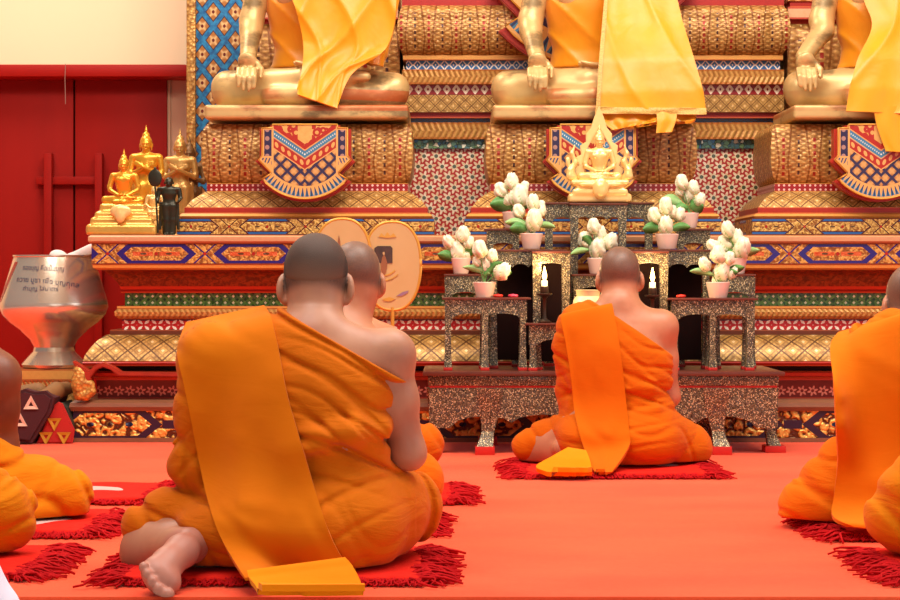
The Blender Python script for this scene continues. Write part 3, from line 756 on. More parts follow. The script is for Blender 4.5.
# ------------------------------------------------------------------ banded ornament: rings of a rectangle lofted upward
def loft(name, rings, yb, mat, parent, nx=1, disp=None, smooth=False, ang=.6):
    """rings: (x0, x1, yfront, z) from bottom to top; three visible sides carry band UVs, u in band heights"""
    o = off(parent, (0, 0, 0)); n = len(rings)
    Lp = [0]
    for i in range(1, n):
        a, b = rings[i-1], rings[i]; Lp.append(Lp[-1]+math.hypot(b[2]-a[2], b[3]-a[3])+1e-6)
    H = Lp[-1]; V = []; U = []; cols = nx+1; m = cols+2
    for i, (x0, x1, yf, z) in enumerate(rings):
        v = Lp[i]/H; xc = (x0+x1)/2
        pts = [(x0, yb, -1)]+[(x0+(x1-x0)*k/nx, yf, k) for k in range(cols)]+[(x1, yb, 1)]
        us = [-(x1-x0)/2-(yb-yf)]+[x0+(x1-x0)*k/nx-xc for k in range(cols)]+[(x1-x0)/2+(yb-yf)]
        for (x, y, k), uu in zip(pts, us):
            if disp and 0 <= k:
                y -= disp(uu/H, v) if y == yf else 0
            V.append((x+o[0], y+o[1], z+o[2])); U.append((uu/H, v))
    Fc = []
    for i in range(n-1):
        for k in range(m-1): a = i*m+k; Fc.append((a, a+1, a+m+1, a+m))
        a = i*m; Fc.append((a+m-1, a, a+m, a+2*m-1))
    Fc.append(tuple(reversed(range(m)))); Fc.append(tuple((n-1)*m+k for k in range(m)))
    return pymesh(name, V, Fc, mat, parent, smooth, ang if smooth else None, uv=lambda p, li, vi: U[vi])
def p_green(c):
    u, v = c.u, c.v; x = rep(u, .62); y = rep(v+.0, .5); r = ((x*x).sqrt()+(y*y).sqrt()); x2 = rep(u+.31, .62); y2 = rep(v+.25, .5); r2 = ((x2*x2).sqrt()+(y2*y2).sqrt())
    n = c.vor(5.0, c.uvv, what='Random'); g = c.mix(n[0], (38, 84, 30), (104, 150, 62)); g = c.mix((r2 < .13), g, (30, 60, 30)); g = c.mix((r < .12), g, (226, 228, 180))
    return {'color': g, 'h': n[0], 'rough': n[1]*.3+.15}
MB = {'carve': mk('carved_gilt_on_violet', p_carve, bump=.9, dist=.012),
      'frieze_v': mk('gilt_lozenges_on_violet', p_frieze((44, 26, 110), (30, 18, 80), gl=(230, 172, 84)), bump=.55, dist=.006),
      'frieze_b': mk('gilt_lozenges_on_blue', p_frieze((28, 92, 156), (70, 14, 26), gl=(232, 186, 98), wide=False), bump=.55, dist=.006),
      'stars': mk('white_mirror_stars_on_red', p_stars, bump=.5, dist=.004), 'petal': mk('white_petals_on_red', p_petal, bump=.4, dist=.004),
      'lattice': mk('gilt_lattice', p_lattice(1.5), bump=.8, dist=.008), 'lattice2': mk('fine_gilt_lattice', p_lattice(1.4, (214, 168, 92), (128, 82, 34)), bump=.8, dist=.006),
      'braid': mk('gilt_braid', p_braid, bump=.8, dist=.006), 'green': mk('green_mirror_glitter', p_green, bump=.6),
      'bluegreen': mk('blue_green_mirror', p_glitter(((44, 90, 120), (110, 140, 80), (226, 220, 190)), 2.6), bump=.6),
      'bluezig': mk('white_zigzag_on_blue', p_zig((52, 104, 160), (236, 226, 214)), bump=.4), 'redzig': mk('white_diamonds_on_red', p_zig((150, 16, 14), (246, 232, 210), (120, 20, 14), .82, True), bump=.4),
      'jewel': mk('red_jewel_band', p_jewel, bump=.4), 'ledge': mk('pink_gilt_ledge', p_plainband((214, 160, 116), (196, 138, 92), (170, 104, 60)), bump=.1),
      'goldedge': mk('gilt_edge', p_plainband((226, 164, 80), (206, 140, 60), (184, 104, 44)), bump=.1), 'rededge': mk('red_edge', p_plainband((186, 44, 24), (150, 30, 16), (196, 90, 40)), bump=.1),
      'redrose': mk('rose_red_band', p_plainband((178, 40, 30), (160, 30, 22), (206, 100, 56)), bump=.1), 'brown': mk('brown_moulding', p_plainband((110, 52, 24), (86, 36, 18), (150, 78, 40)), bump=.1),
      'wood': mk('worn_wood_sill', lambda c: c.mix(c.noise(14, c.scale(c.obj, (1, 1, 4)), det=4), (150, 98, 62), (112, 66, 44))), 'wine': mk('wine_recess', p_wine, bump=.4), 'darkgap': mk('dark_recess', (44, 18, 20), rough=.6),
      'cove': mk('red_brown_cove', p_cove, bump=.5), 'leafy': mk('carved_lotus_petals', p_leafy, bump=.6, dist=.008), 'pale': mk('pale_pink_gilt', p_plainband((236, 190, 150), (226, 170, 120), (200, 80, 60)), bump=.1),
      'teal': mk('blue_band', p_zig((40, 92, 150), (90, 60, 40), (170, 120, 60), 1.6))}
XC = .60                                    # the altar's middle
AY = 7.9
def aY(px): return AY+(px-72)*.00412
def ring(px, py, dy=0):
    Y = aY(px)+dy; x = (px-450)*Y/F; return (x, 2*XC-x, Y, P(px, py, Y).z)
altar = thing('altar_base', (XC, AY, 0), 'wide tiered gilt and red altar base behind the black tables', 'altar')
AB = 9.75
def aband(name, mat, pts, **k): return loft(name, [ring(*p) for p in pts], AB, MB[mat], altar, **k)
def z0(r): return (r[0], r[1], r[2], 0.004)
b0 = ring(72, 438); loft('sill', [z0(ring(72, 443)), b0], AB, MB['wood'], altar)
aband('plinth_frieze', 'carve', [(73, 438), (73, 411)]); aband('plinth_cap', 'wood', [(71, 411), (69, 407), (70, 403), (75, 400)])
aband('star_recess', 'wine', [(98, 400), (96, 377)]); aband('recess_lip', 'rededge', [(92, 378), (89, 376), (88, 373), (92, 371)]); aband('dark_recess', 'darkgap', [(100, 372), (96, 365)])
aband('bead_row', 'rededge', [(84, 366), (82, 363), (84, 361)])
aband('lattice_slope', 'lattice', [(83, 361), (85, 355), (91, 347), (98, 340), (106, 335)], smooth=True); aband('slope_cap', 'brown', [(110, 336), (110, 330)])
aband('petal_band', 'petal', [(122, 331), (122, 319)]); aband('braid_cornice', 'braid', [(119, 319), (115, 316), (114, 312), (118, 308)]); aband('cornice_edge', 'goldedge', [(117, 308.5), (117, 306)])
aband('green_band', 'green', [(125, 306), (125, 293)]); aband('cove_foot', 'rededge', [(121, 293), (120, 291), (122, 289)])
aband('cove', 'cove', [(121, 289.5), (118, 283), (112, 277), (104, 271), (100, 270)], smooth=True); aband('cove_cap', 'goldedge', [(98, 270), (93, 268), (92, 264)])
aband('upper_frieze', 'frieze_v', [(91.5, 264), (91.5, 243.5)]); aband('ledge', 'ledge', [(90, 243.5), (88, 241), (88, 237), (91, 235)])
ZL = P(90, 235, aY(90)).z                  # ledge height
# curled corner foot at the left end of the star recess
fx = lambda x, y: tuple(P(x, y, aY(72)-.01))[::2]
poly = [fx(*p) for p in ((73, 362), (80, 366), (90, 369), (97, 366), (104, 366), (112, 370), (122, 377), (136, 378), (136, 374), (121, 372), (112, 366.5), (103, 363), (96, 364), (90, 364.5), (84, 363))]
prism('scroll_rail', [fx(*p) for p in ((91, 398), (91, 377), (96, 370), (103, 367), (111, 370), (119, 376), (200, 377), (200, 373), (121, 372), (112, 366), (103, 362.5), (95, 365), (89, 371), (73, 361), (76, 372), (84, 384), (86, 398))], aY(72)-.02, aY(72)+.05, mk('red_scroll', lambda c: c.mix(c.noise(20), (178, 52, 26), (140, 34, 18)), rough=.4), altar, .004)
s = Solid(); a = lambda x, y, dy=0: P(x, y, aY(76)-.03+dy) - altar.location
s.chain([a(76, 366), a(79, 374), a(79, 384), a(80, 393)], [.008, .018, .026, .026], .02, (1, .6, 1)); s.chain([a(78, 396), a(86, 396), a(92, 391), a(91, 384), a(87, 383)], [.016, .018, .016, .013, .009], .012)
solid_obj('curled_foot', s, .005, MB['lattice2'] if False else mk('gilt_scroll', lambda c: {'color': c.mix(c.vor(70), (236, 178, 84), (130, 70, 20)), 'h': c.vor(70)}, bump=.8, metal=.3, rough=.4), altar)
# ------------------------------------------------------------------ pedestals of the three large images
PY = 8.15
def pY(inset): return PY+inset*.0042
def leafdisp(per=.26, amp=.012):
    return lambda u, v: amp*abs(math.cos(PI*u/per))**.7*math.sin(PI*min(max(v, .02), .98))**.4
def plaque(parent, cx, y0, Y, k=1.0, hide=False):
    """hanging shield: red backing, gilt-edged face patterned with chevrons, discs, lozenges and a toothed hem"""
    arc = lambda c, r, a0, a1, n=18: [(math.sin(a0+(a1-a0)*i/n)*r, c+math.cos(a0+(a1-a0)*i/n)*r) for i in range(n+1)]
    a0 = math.asin(2.55/3.36)
    half = [(1.95, -.05), (1.95, .15), (2.55, .15), (2.55, 1.8), (2.78, 2.05), (2.02, 2.82), (2.05, 2.92)]
    hem = arc(1.04, 3.36, a0, -a0)
    pts = half+hem+[(-x, y) for x, y in reversed(half)]
    sc = 16.67*Y/F*k
    X0 = P(cx, y0, Y)
    g = [(X0.x+x*sc, X0.z-y*sc) for x, y in pts]
    gb = [(X0.x+x*1.075*sc, X0.z-(y*1.03+.03)*sc) for x, y in pts]
    sh = prism('shield', gb, Y+.012, Y+.075, mk('red_shield_back', (170, 40, 20), rough=.4), parent, .006)
    def fn(c):
        x, b = c.u, c.v; a = x.abs(); w = b+a*.683
        tl = (64, 124, 158); gd = (222, 166, 92)
        n = c.noise(3.0, c.uvv); redc = (168, 36, 20)
        # top field with scrolls
        sc_ = (((c.vor(2.6, c.uvv)*7.0+a*2.0).sin() > -.35)*(a+b*1.05 < 1.62)*(w < 1.22)).mx((a < .42)*(w < 1.12))
        col = c.mix(sc_, redc, c.mix(n, (236, 190, 110), (196, 138, 62)))
        col = c.mix((w > 1.55), col, c.mix(((((a-b*.3)*7.0).fr()-.5).abs() < .2)*((w-1.75).abs() < .05), tl, (226, 226, 214)))
        tt = rep(a*1.17-(b*-.0), .44); disc = ((tt*tt+((w-2.33)*.83).pw(2.0)).sqrt() < .13)
        col = c.mix((w > 2.05), col, c.mix(disc, redc, gd))
        p = rep(a+b*1.0+.2, .80); q = rep(a-b*1.0+.1, .80); cell = (p.abs() < .29)*(q.abs() < .29)
        lat = c.mix(cell, (48, 40, 74), c.mix(((p*q).abs()*14.0+n*.5), (224, 176, 104), (160, 100, 46)))
        col = c.mix((w > 2.68), col, lat)
        ln = ((w-1.50).abs() < .035).mx((w-2.0).abs() < .035).mx((w-2.66).abs() < .035)
        col = c.mix(ln, col, gd)
        rr = (a*a+(b-1.04).pw(2.0)).sqrt(); th = a.op('ARCTAN2', b-1.04)
        wave = ((th*11.5).fr()-.5).abs()*2.0; t = (rr-2.72)/.5
        teeth = c.mix((wave > t*.75+.12), c.mix((wave < .28), tl, (40, 50, 90)), gd)
        low = (rr > 2.6)*(b > 2.5); col = c.mix(low, col, c.mix((rr > 2.72)*(rr < 3.24), gd, teeth))
        # wings
        fl = (((x*2.0).fr()-.5).pw(2.0)+((b*1.9).fr()-.5).pw(2.0)).sqrt() < .26
        wing = c.mix(fl, (44, 34, 70), (170, 128, 116))
        wt = ((a*5.0-b*2.0).fr()-.5).abs()*2.0; wing = c.mix((b > 1.95), wing, c.mix((wt > .45), (50, 70, 110), gd))
        wedge = (a > 2.43)*(b < 1.85); wing = c.mix(wedge.mx((b < .27)).mx(((b+a-4.72).abs() < .10)*(b > 1.8)).mx((a*.75-b+.0 < -.62)*(a > 2.02)*(b > 1.9)*(b < 2.9)).mx((b-1.9).abs() < .05), wing, gd)
        isw = (a > 1.94)*(b < 2.86); col = c.mix(isw, col, wing)
        col = c.mix(((a-1.93).abs() < .06)*(b < 3.0), col, gd)
        return {'color': col, 'h': ln.mx(cell)*(low.inv()), 'rough': .38}
    m = mk('shield_pattern', fn, bump=.4, dist=.006) if 'shield' not in M else M['shield']; M['shield'] = m
    pr = prism('shield_face', g, Y-.012, Y+.02, m, None, .0, uv=lambda x, z: ((x-X0.x)/sc, (X0.z-z)/sc))
    pr.parent = sh; pr.location = -Vector((0, 0, 0)) - (parent.location if parent else Vector())
    # gilt edge around the face
    o = parent.location; ed = [Vector((x, Y-.012, z))-o for x, z in g]; V, Fc = tube_vf(ed+[ed[0]], .0038, 6); pymesh('gilt_edging', V, Fc, MB['goldedge'] if False else M['fan_rim'], sh, True)
    return sh
def pedestal(cx, label, hwx=1.0):
    x = P(cx, 0, PY).x; t = thing('image_pedestal', (x, PY, ZL), label, 'pedestal', 'pedestals of the three large seated images')
    def rg(hw, py, dyin=None):
        Y = pY(129-hw if dyin is None else dyin); c = (cx-450)*PY/F; h = hw*PY/F; return (c-h, c+h, Y, P(0, py, PY).z)
    def pb(name, mat, pts, **k): return loft(name, [rg(*p) for p in pts], 8.72, MB[mat], t, **k)
    f = rg(128, 218); pb('foot_frieze', 'frieze_b', [(128.5, 234.6), (128.5, 218.5)])
    pb('gilt_ledge', 'goldedge', [(125, 218.5), (127, 216), (124, 213)]); pb('red_band', 'rededge', [(122, 213), (122, 207)])
    pb('lattice_slope', 'lattice2', [(121, 207), (116, 200), (108, 194), (103, 190.5)], smooth=True); pb('jewel_band', 'jewel', [(102, 190.5), (102, 182)])
    n = 14; pts = [(100+7*math.sin(PI*(i/n))**.55*(1 if i < n else .6)+(1.5 if i > n-3 else 0), 182-(182-122)*i/n) for i in range(n+1)]
    pb('lotus_petal_block', 'leafy', pts, nx=150, disp=leafdisp(.5, .012), smooth=True, ang=1.2)
    plaque(t, cx-.5, 125.5, PY-.05)
    return t
pedestal(305.5, 'gilt pedestal under the left seated image, nearest the blue pillar'); pedestal(593, 'gilt pedestal under the middle seated image, behind the small pale image'); pedestal(881, 'gilt pedestal under the right seated image, above the right monk')
# ------------------------------------------------------------------ the throne behind: star panel, bands, lotus block with a shield, side wings
TY = 8.95
throne = thing('throne_back', (XC, TY, ZL), 'tall gilt throne tier with red star panel behind the large images', 'altar')
def tb(name, mat, x0, y0, x1, y1, inset=0.0, yb=9.7, **k):
    Y = TY+inset; a = P(x0, y1, Y); b = P(x1, y0, Y); return loft(name, [(a.x, b.x, Y, max(a.z, ZL)), (a.x, b.x, Y, b.z)], yb, MB[mat], throne, **k)
starm = P(0, 148, TY).z-ZL
stw = loft('star_panel', [(P(250, 0, TY).x, P(936, 0, TY).x, TY, ZL), (P(250, 0, TY).x, P(936, 0, TY).x, TY, P(0, 148, TY).z)], 9.7, MB['stars'], throne)
for l in stw.data.uv_layers[0].data: l.uv = (l.uv[0]*7.6, l.uv[1]*7.6)
x0, x1 = 398, 788
tb('mirror_band', 'bluegreen', x0-6, 138.5, x1+6, 148.5, -.02); tb('braid_band', 'braid', x0-2, 122.5, x1+2, 139, -.05); tb('blue_line', 'teal', x0, 118, x1, 122.5, -.02)
tb('rose_band', 'redrose', x0+3, 112, x1-3, 118, -.05); tb('lattice_band', 'lattice2', x0+4, 95, x1-4, 112, -.07); tb('white_diamond_band', 'redzig', x0+5, 83.5, x1-5, 95, -.03)
tb('upper_braid', 'braid', x0+4, 69.5, x1-4, 84, -.07); tb('zigzag_band', 'bluezig', x0+8, 60, x1-8, 70, -.03); tb('gilt_lip', 'goldedge', x0+5, 54.5, x1-5, 60, -.06)
n = 12; Yb = TY-.06
pts = [(P(x0+6, 0, Yb).x-.03*math.sin(PI*i/n)**.6, P(x1-6, 0, Yb).x+.03*math.sin(PI*i/n)**.6, Yb-.045*math.sin(PI*i/n)**.6-(.015 if i > n-3 else 0), P(0, 55-(55-6)*i/n, Yb).z) for i in range(n+1)]
loft('lotus_petal_block', pts, 9.7, MB['leafy'], throne, nx=150, disp=leafdisp(.5, .012), smooth=True, ang=1.2)
tb('crown_band', 'redrose', x0+4, -4, x1-4, 7, -.07); tb('crown_lattice', 'pale', x0+8, -40, x1-8, -4, -.03)
for (a_, b_) in ((246, 400), (786, 940)):      # side wings
    Yw = TY+.05
    pts = [(P(a_, 0, Yw).x, P(b_, 0, Yw).x, Yw-.03*math.sin(PI*i/10)**.6, P(0, 108-(108-24)*i/10, Yw).z) for i in range(11)]
    loft('wing_petal_block', pts, 9.7, MB['leafy'], throne, nx=40, disp=leafdisp(.5, .012), smooth=True, ang=1.2)
    tb('wing_red_line', 'rededge', a_+4, 19, b_-4, 25, .05); tb('wing_pale_band', 'pale', a_+2, 7, b_-2, 19, .02); tb('wing_red_band', 'redrose', a_+4, 1, b_-4, 7, .06); tb('wing_top_band', 'braid', a_+2, -30, b_-2, 1, .05)
plaque(throne, 593, -85, TY-.19, 2.07)
# pillar at the left of the images
pl = thing('mosaic_pillar', (P(240, 0, 9.82).x, 9.82, 0), 'square pillar of blue mosaic with gilt diamonds beside the cream wall', 'pillar'); tag(pl, kind='thing')
pY_ = 9.80; xa = P(191, 0, pY_).x; xb = P(302, 0, pY_).x
shaft = loft('shaft', [(xa, xb, pY_, .01), (xa, xb, pY_, 4.6)], pY_+.5, mk('blue_diamond_mosaic', p_pillar, bump=.6, dist=.01), pl)
for l in shaft.data.uv_layers[0].data: l.uv = (l.uv[0]*4.59/.113, l.uv[1]*4.59/.113)
gt = mk('gilt_rope_trim', lambda c: {'color': c.mix((c.vor(60)), (236, 186, 100), (130, 78, 28)), 'h': c.vor(60)}, bump=.8, metal=.35, rough=.4)
for px in (191.5, 301): q = P(px, 0, pY_).x; box('corner_trim', (q-.024, pY_-.025, .01), (q+.024, pY_+.03, 4.6), gt, pl, .012)
# ------------------------------------------------------------------ mirror-mosaic altar tables
def scallop(x0, x1, zt, zb, n, dip):
    pts = [(x0, zt), (x0, zb)]
    m = max(int(n*8), 8); edge = .06*(x1-x0)
    for i in range(m+1):
        t = i/m; x = x0+edge+(x1-x0-2*edge)*t
        z = zb+dip*(abs(math.sin(PI*n*t))**.5*.55+.45*math.sin(PI*t)**.35)
        pts.append((x, z))
    return pts+[(x1, zb), (x1, zt)]
def leg_loft(name, x, y, zb, zt, w, style, mat, parent, sx=0):
    """square leg that tapers and flares; style 'claw' curves outward at the foot"""
    V = []; Fc = []; n = 9
    for i in range(n):
        t = i/(n-1); z = zt+(zb-zt)*t
        if style == 'claw': ww = w*(1.35-.75*min(t/.75, 1)**1.2+(.22*((t-.75)/.25) if t > .75 else 0)); dy = -.0-.035*(t**3); dx = sx*.02*t**3
        else: ww = w*(1-.18*math.sin(PI*t)+(.12 if t > .9 else 0)); dy = 0; dx = 0
        o = off(parent, (x+dx, y+dy, z)); h = ww/2
        V += [(o[0]-h, o[1]-h, o[2]), (o[0]+h, o[1]-h, o[2]), (o[0]+h, o[1]+h, o[2]), (o[0]-h, o[1]+h, o[2])]
    for i in range(n-1):
        for k in range(4): a = i*4+k; b = i*4+(k+1) % 4; Fc.append((a, a+4, b+4, b))
    Fc.append((0, 1, 2, 3)); Fc.append(tuple((n-1)*4+k for k in (3, 2, 1, 0)))
    return pymesh(name, V, Fc, mat, parent)
def table(label, px0, px1, ptop, Y, depth, zbase, papron, legs_px, lw=.028, scal=2.0, style='plain', backpanel=False, pad=True, topover=.012, group='mirror mosaic altar tables', lines=True, rear=True):
    a = P(px0, ptop, Y); b = P(px1, papron, Y); zt = a.z; zb = b.z
    t = thing('mosaic_table', ((a.x+b.x)/2, Y+depth/2, zbase), label, 'table', group)
    th = .016 if style == 'plain' else .03
    box('table_top', (a.x-topover, Y-topover, zt-th*.55), (b.x+topover, Y+depth+topover*.3, zt), M['lac'], t, .004)
    if style == 'claw':
        box('top_moulding', (a.x, Y, zt-.055), (b.x, Y+depth, zt-th*.55), MOS, t, .004); box('red_fillet', (a.x+.006, Y+.006, zt-.063), (b.x-.006, Y+depth-.006, zt-.055), M['footred'], t, 0); za = zt-.063
    else: za = zt-th*.55
    poly = scallop(a.x+.004, b.x-.004, za, zb, scal, (za-zb)*.34)
    prism('apron', poly, Y+.004, Y+.022, MOS, t)
    for q, nm in ((a.x+.004, 'side_apron'), (b.x-.022, 'side_apron')): box(nm, (q, Y+.022, zb+(za-zb)*.3), (q+.018, Y+depth-.004, za), MOS, t, 0)
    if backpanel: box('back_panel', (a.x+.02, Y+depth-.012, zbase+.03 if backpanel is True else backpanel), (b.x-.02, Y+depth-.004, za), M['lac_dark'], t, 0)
    zl = zbase+(.012 if pad else 0)
    for lp in legs_px:
        x = P(lp, 0, Y).x; sx = -1 if lp < (px0+px1)/2 else 1
        for yy in ((Y+lw*.55, Y+depth-lw*.55) if rear else (Y+lw*.55,)):
            if style == 'claw' and yy > Y+lw: sx = 0
            g = leg_loft('leg', x, yy, zl+(.02 if style == 'claw' else 0), za-.002, lw, style, MOS, t, sx)
            if pad:
                h = lw*(.5 if style == 'claw' else .62); dy = -.035 if style == 'claw' else 0; hz = .02 if style == 'claw' else .012
                ob = box('foot_block', (x-h+sx*.02*(style == 'claw'), yy-h+dy, zbase), (x+h+sx*.02*(style == 'claw'), yy+h+dy, zbase+hz+(.0 if style != 'claw' else .012)), M['footred'], None, .002)
                ob.parent = g; ob.location = -t.location
    return t
# big low table: projecting middle and two set-back ends under one top
BY = 7.36; zT = P(0, 371.5, BY).z
big = table('long low mirror-mosaic altar table standing on the carpet, under all the small tables', 428, 779, 371.5, BY, .50, .004, 428, (490, 716), .075, 5.0, 'claw', topover=.02)
for lp, sx in ((437, -1), (768, 1)):
    x = P(lp, 0, BY+.12).x; g = leg_loft('leg', x, BY+.14, .03, zT-.07, .06, 'claw', MOS, big, sx); o = box('foot_block', (x-.04+sx*.02, BY+.06, .004), (x+.04+sx*.02, BY+.15, .03), M['footred'], None, .003); o.parent = g; o.location = -big.location
DX = 'mirror-mosaic '
table('small mirror-mosaic table left of the seated monk, nearest tier, one white bouquet on it', 445, 528, 297.5, 7.43, .13, zT, 320, (448, 485, 523), scal=2)
table('small mirror-mosaic table right of the seated monk, nearest tier, one white bouquet on it', 671, 755, 298, 7.43, .13, zT, 321, (675, 713, 750), scal=2)
table('mirror-mosaic table behind the left near one, carrying the leftmost bouquet', 445, 486, 274, 7.585, .10, zT, 300, (448, 483), scal=1, topover=.004, rear=False)
table('mirror-mosaic table behind the right near one, carrying the rightmost bouquet', 714, 755, 274, 7.585, .10, zT, 300, (717, 752), scal=1, topover=.004, rear=False)
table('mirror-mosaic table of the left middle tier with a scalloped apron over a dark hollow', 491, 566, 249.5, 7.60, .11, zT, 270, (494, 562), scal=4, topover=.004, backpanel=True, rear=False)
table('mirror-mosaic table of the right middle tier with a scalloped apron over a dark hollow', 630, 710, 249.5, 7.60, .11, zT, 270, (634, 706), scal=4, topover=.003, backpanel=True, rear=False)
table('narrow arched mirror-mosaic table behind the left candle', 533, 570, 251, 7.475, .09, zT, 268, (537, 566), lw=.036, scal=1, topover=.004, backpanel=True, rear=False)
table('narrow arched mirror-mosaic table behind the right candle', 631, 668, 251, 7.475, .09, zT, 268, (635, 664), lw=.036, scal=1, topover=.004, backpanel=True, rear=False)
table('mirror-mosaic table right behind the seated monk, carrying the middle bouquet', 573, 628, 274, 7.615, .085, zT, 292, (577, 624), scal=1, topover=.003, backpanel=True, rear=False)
table('low mirror-mosaic table before the seated monk, half hidden, holding candles and a cream pot', 528, 672, 323, 7.41, .05, zT, 345, (533, 560, 640, 667), scal=3, rear=False)
table('mirror-mosaic table at the left of the upper tier with the bouquet nearest the star panel', 487, 520, 228.5, 7.74, .09, zT, 249, (490, 516), scal=1, rear=False)
table('mirror-mosaic table at the right of the upper tier, a bouquet on its right end', 678, 711, 228.5, 7.74, .09, zT, 249, (681, 707), scal=1, rear=False)
table('tall narrow mirror-mosaic table in front under the small pale seated image', 571, 626.5, 203, 7.715, .055, zT, 222, (574.5, 622.5), lw=.034, scal=3, topover=.006, rear=False)
table('wide tall mirror-mosaic table at the very top, behind the narrow one', 545, 653, 202.3, 7.79, .065, zT, 222, (549, 649), lw=.034, scal=5, topover=.006, rear=False)
# ------------------------------------------------------------------ bouquets
def blossom_mesh(name, seed, open_=.0):
    r = random.Random(seed); nu, nv = 30, 16; V = []; Fc = []; tip = []
    ph = r.random()*6
    for j in range(nv+1):
        t = j/nv; 
        for i in range(nu):
            a = 2*PI*i/nu
            th = t*2.75; prof = math.sin(th)**.8*(1-.22*t); z = -math.cos(th)*1.12
            saw = ((a*5/(2*PI)+t*1.7+ph) % 1.0); rr = prof*(1.0+.34*(saw-.5)*min(t*2.2, 1))
            pet = abs(math.sin(2.5*a+ph+t*2)); z += .16*pet*t+(.16*pet if t > .8 else 0)
            rr += open_*.22*math.exp(-((t-.5)/.2)**2)*pet
            V.append((rr*math.cos(a), rr*math.sin(a), z)); tip.append(max(0, min(1, .05+t*.55+.28*saw-(.25 if saw < .12 else 0))))  # green at the base, with overlap shade painted between petals
    for j in range(nv):
        for i in range(nu): k = (i+1) % nu; Fc.append((j*nu+i, j*nu+k, (j+1)*nu+k, (j+1)*nu+i))
    Fc.append(tuple(reversed(range(nu)))); Fc.append(tuple(nv*nu+i for i in range(nu)))
    me = bpy.data.meshes.new(name); me.from_pydata(V, [], Fc); a = me.attributes.new('tip', 'FLOAT', 'POINT'); a.data.foreach_set('value', tip); me.materials.append(M['petal']); me.shade_smooth(); me.update(); return me
BL = [blossom_mesh('blossom', k, (0, .6, 1.0)[k % 3]) for k in range(6)]
def leaf(parent, base, tipp, w, mat=None, droop=.2):
    b = Vector(base); t = Vector(tipp); d = t-b; L = d.length; side = d.cross(Vector((0, 1, .35))).normalized(); nrm = side.cross(d).normalized(); V = []; Fc = []; n = 9
    for i in range(n):
        s = i/(n-1); ww = w*math.sin(PI*min(s*.93+.05, 1))**.8; c = b+d*s+nrm*(L*.18*math.sin(PI*s))
        for k, q in ((-1, 0), (0, -.12), (1, 0)):
            V.append(off(parent, c+side*ww*k+nrm*ww*q*1.5))
        V.append(off(parent, c+nrm*-.0022-nrm*ww*.18))
    for i in range(n-1):
        a = i*4; Fc += [(a, a+4, a+5, a+1), (a+1, a+5, a+6, a+2), (a+2, a+6, a+7, a+3), (a+3, a+7, a+4, a)]
    Fc += [(0, 1, 2, 3), ((n-1)*4+3, (n-1)*4+2, (n-1)*4+1, (n-1)*4)]
    return pymesh('leaf', V, Fc, mat or M['leaf'], parent, True)
def bouquet(label, pot, Y, bl, leaves, seed):
    x0, x1, y0, y1 = pot; r = random.Random(seed); c = P((x0+x1)/2, y1, Y); s = Y/F; ru = (x1-x0)/2*s; h = (y1-y0)*s
    t = thing('potted_bouquet', c, label, 'flowers', 'bouquets of white flowers in pink pots')
    lathe('pot', [(ru*.70, 0), (ru*.74, h*.06), (ru*.93, h*.75), (ru*1.0, h*.97), (ru*.97, h), (ru*.88, h*.96), (ru*.84, h*.8)], c, M['pot'], t, 32)
    top = c+Vector((0, 0, h*.85))
    for i, (px, py, rad) in enumerate(bl):
        dy = (i % 3-1)*.016-.012*(rad > 8.5); p = P(px, py, Y+dy-.0); R = rad*s*.88
        o = bpy.data.objects.new('blossom', BL[(seed+i) % 6]); COL.objects.link(o); o.parent = t; o.location = p-c; o.scale = (R, R, R*1.02)
        lean = Vector((p.x-c.x, -.025-.03*r.random(), max(.02, (p.z-c.z))*.9)); o.rotation_euler = lean.to_track_quat('Z', 'Y').to_euler()
        mid = (top+p)/2+Vector((0, 0, .008)); tube('stem', [top, mid, p-Vector((0, 0, R*.8))], .0022, M['leaf'], t, 6)
    for (bx, by, tx, ty, w, pale) in leaves: leaf(t, P(bx, by, Y-.005), P(tx+(tx-bx)*.15, ty, Y-.032), w*s*1.25, M['leaf_pale'] if pale else M['leaf'])
    return t
bouquet('white bouquet in a pink pot on the near left table, drooping right', (473, 496, 282, 297.3), 7.475, [(480, 250, 8.5), (492, 256, 6.5), (486, 266, 8.5), (502, 272, 9), (477, 262, 5)], [(490, 274, 466, 267, 3, 1), (492, 275, 509, 272, 5, 0), (484, 276, 500, 262, 4, 0)], 1)
bouquet('white bouquet in a pink pot, leftmost of all, on the left table behind', (451, 471, 258, 273.7), 7.625, [(463, 235, 8), (449, 243, 7.5), (458, 252, 10), (469, 243, 6), (466, 257, 5)], [(456, 260, 440, 254, 5, 0), (464, 258, 474, 243, 5, 0)], 2)
bouquet('white bouquet in a pink pot left of the tall table, on the left middle tier', (520, 543, 233.5, 249), 7.655, [(533, 203, 8), (541, 211, 6), (519, 212, 7), (534, 221, 10.5), (541, 206, 5), (531, 231, 5)], [(528, 226, 508, 222, 4, 1), (536, 225, 553, 227, 3, 1), (527, 230, 512, 228, 5, 0)], 3)
bouquet('white bouquet in a pink pot on the upper left, nearest the star panel', (502, 524, 212, 228), 7.78, [(512, 182, 8), (501, 191, 7.5), (524, 188, 6), (519, 197, 11), (508, 200, 6)], [(514, 206, 493, 204, 7, 0), (516, 208, 528, 204, 4, 0)], 4)
bouquet('white bouquet in a pink pot in the very middle, behind the seated monk', (587, 608, 258, 273.7), 7.655, [(594, 227, 7.5), (600, 235, 8), (586, 241, 8.5), (610, 242, 8.5), (598, 250, 10.5)], [(590, 250, 573, 254, 3, 1), (604, 247, 613, 238, 4, 0), (592, 246, 584, 236, 4, 0)], 5)
bouquet('white bouquet in a pink pot right of the tall table, on the right middle tier', (655, 679, 234, 249), 7.655, [(666, 207, 8.5), (655, 216, 8), (679, 215, 7), (666, 226, 9), (672, 212, 6)], [(660, 229, 645, 229, 5, 0), (671, 229, 688, 227, 4, 0)], 6)
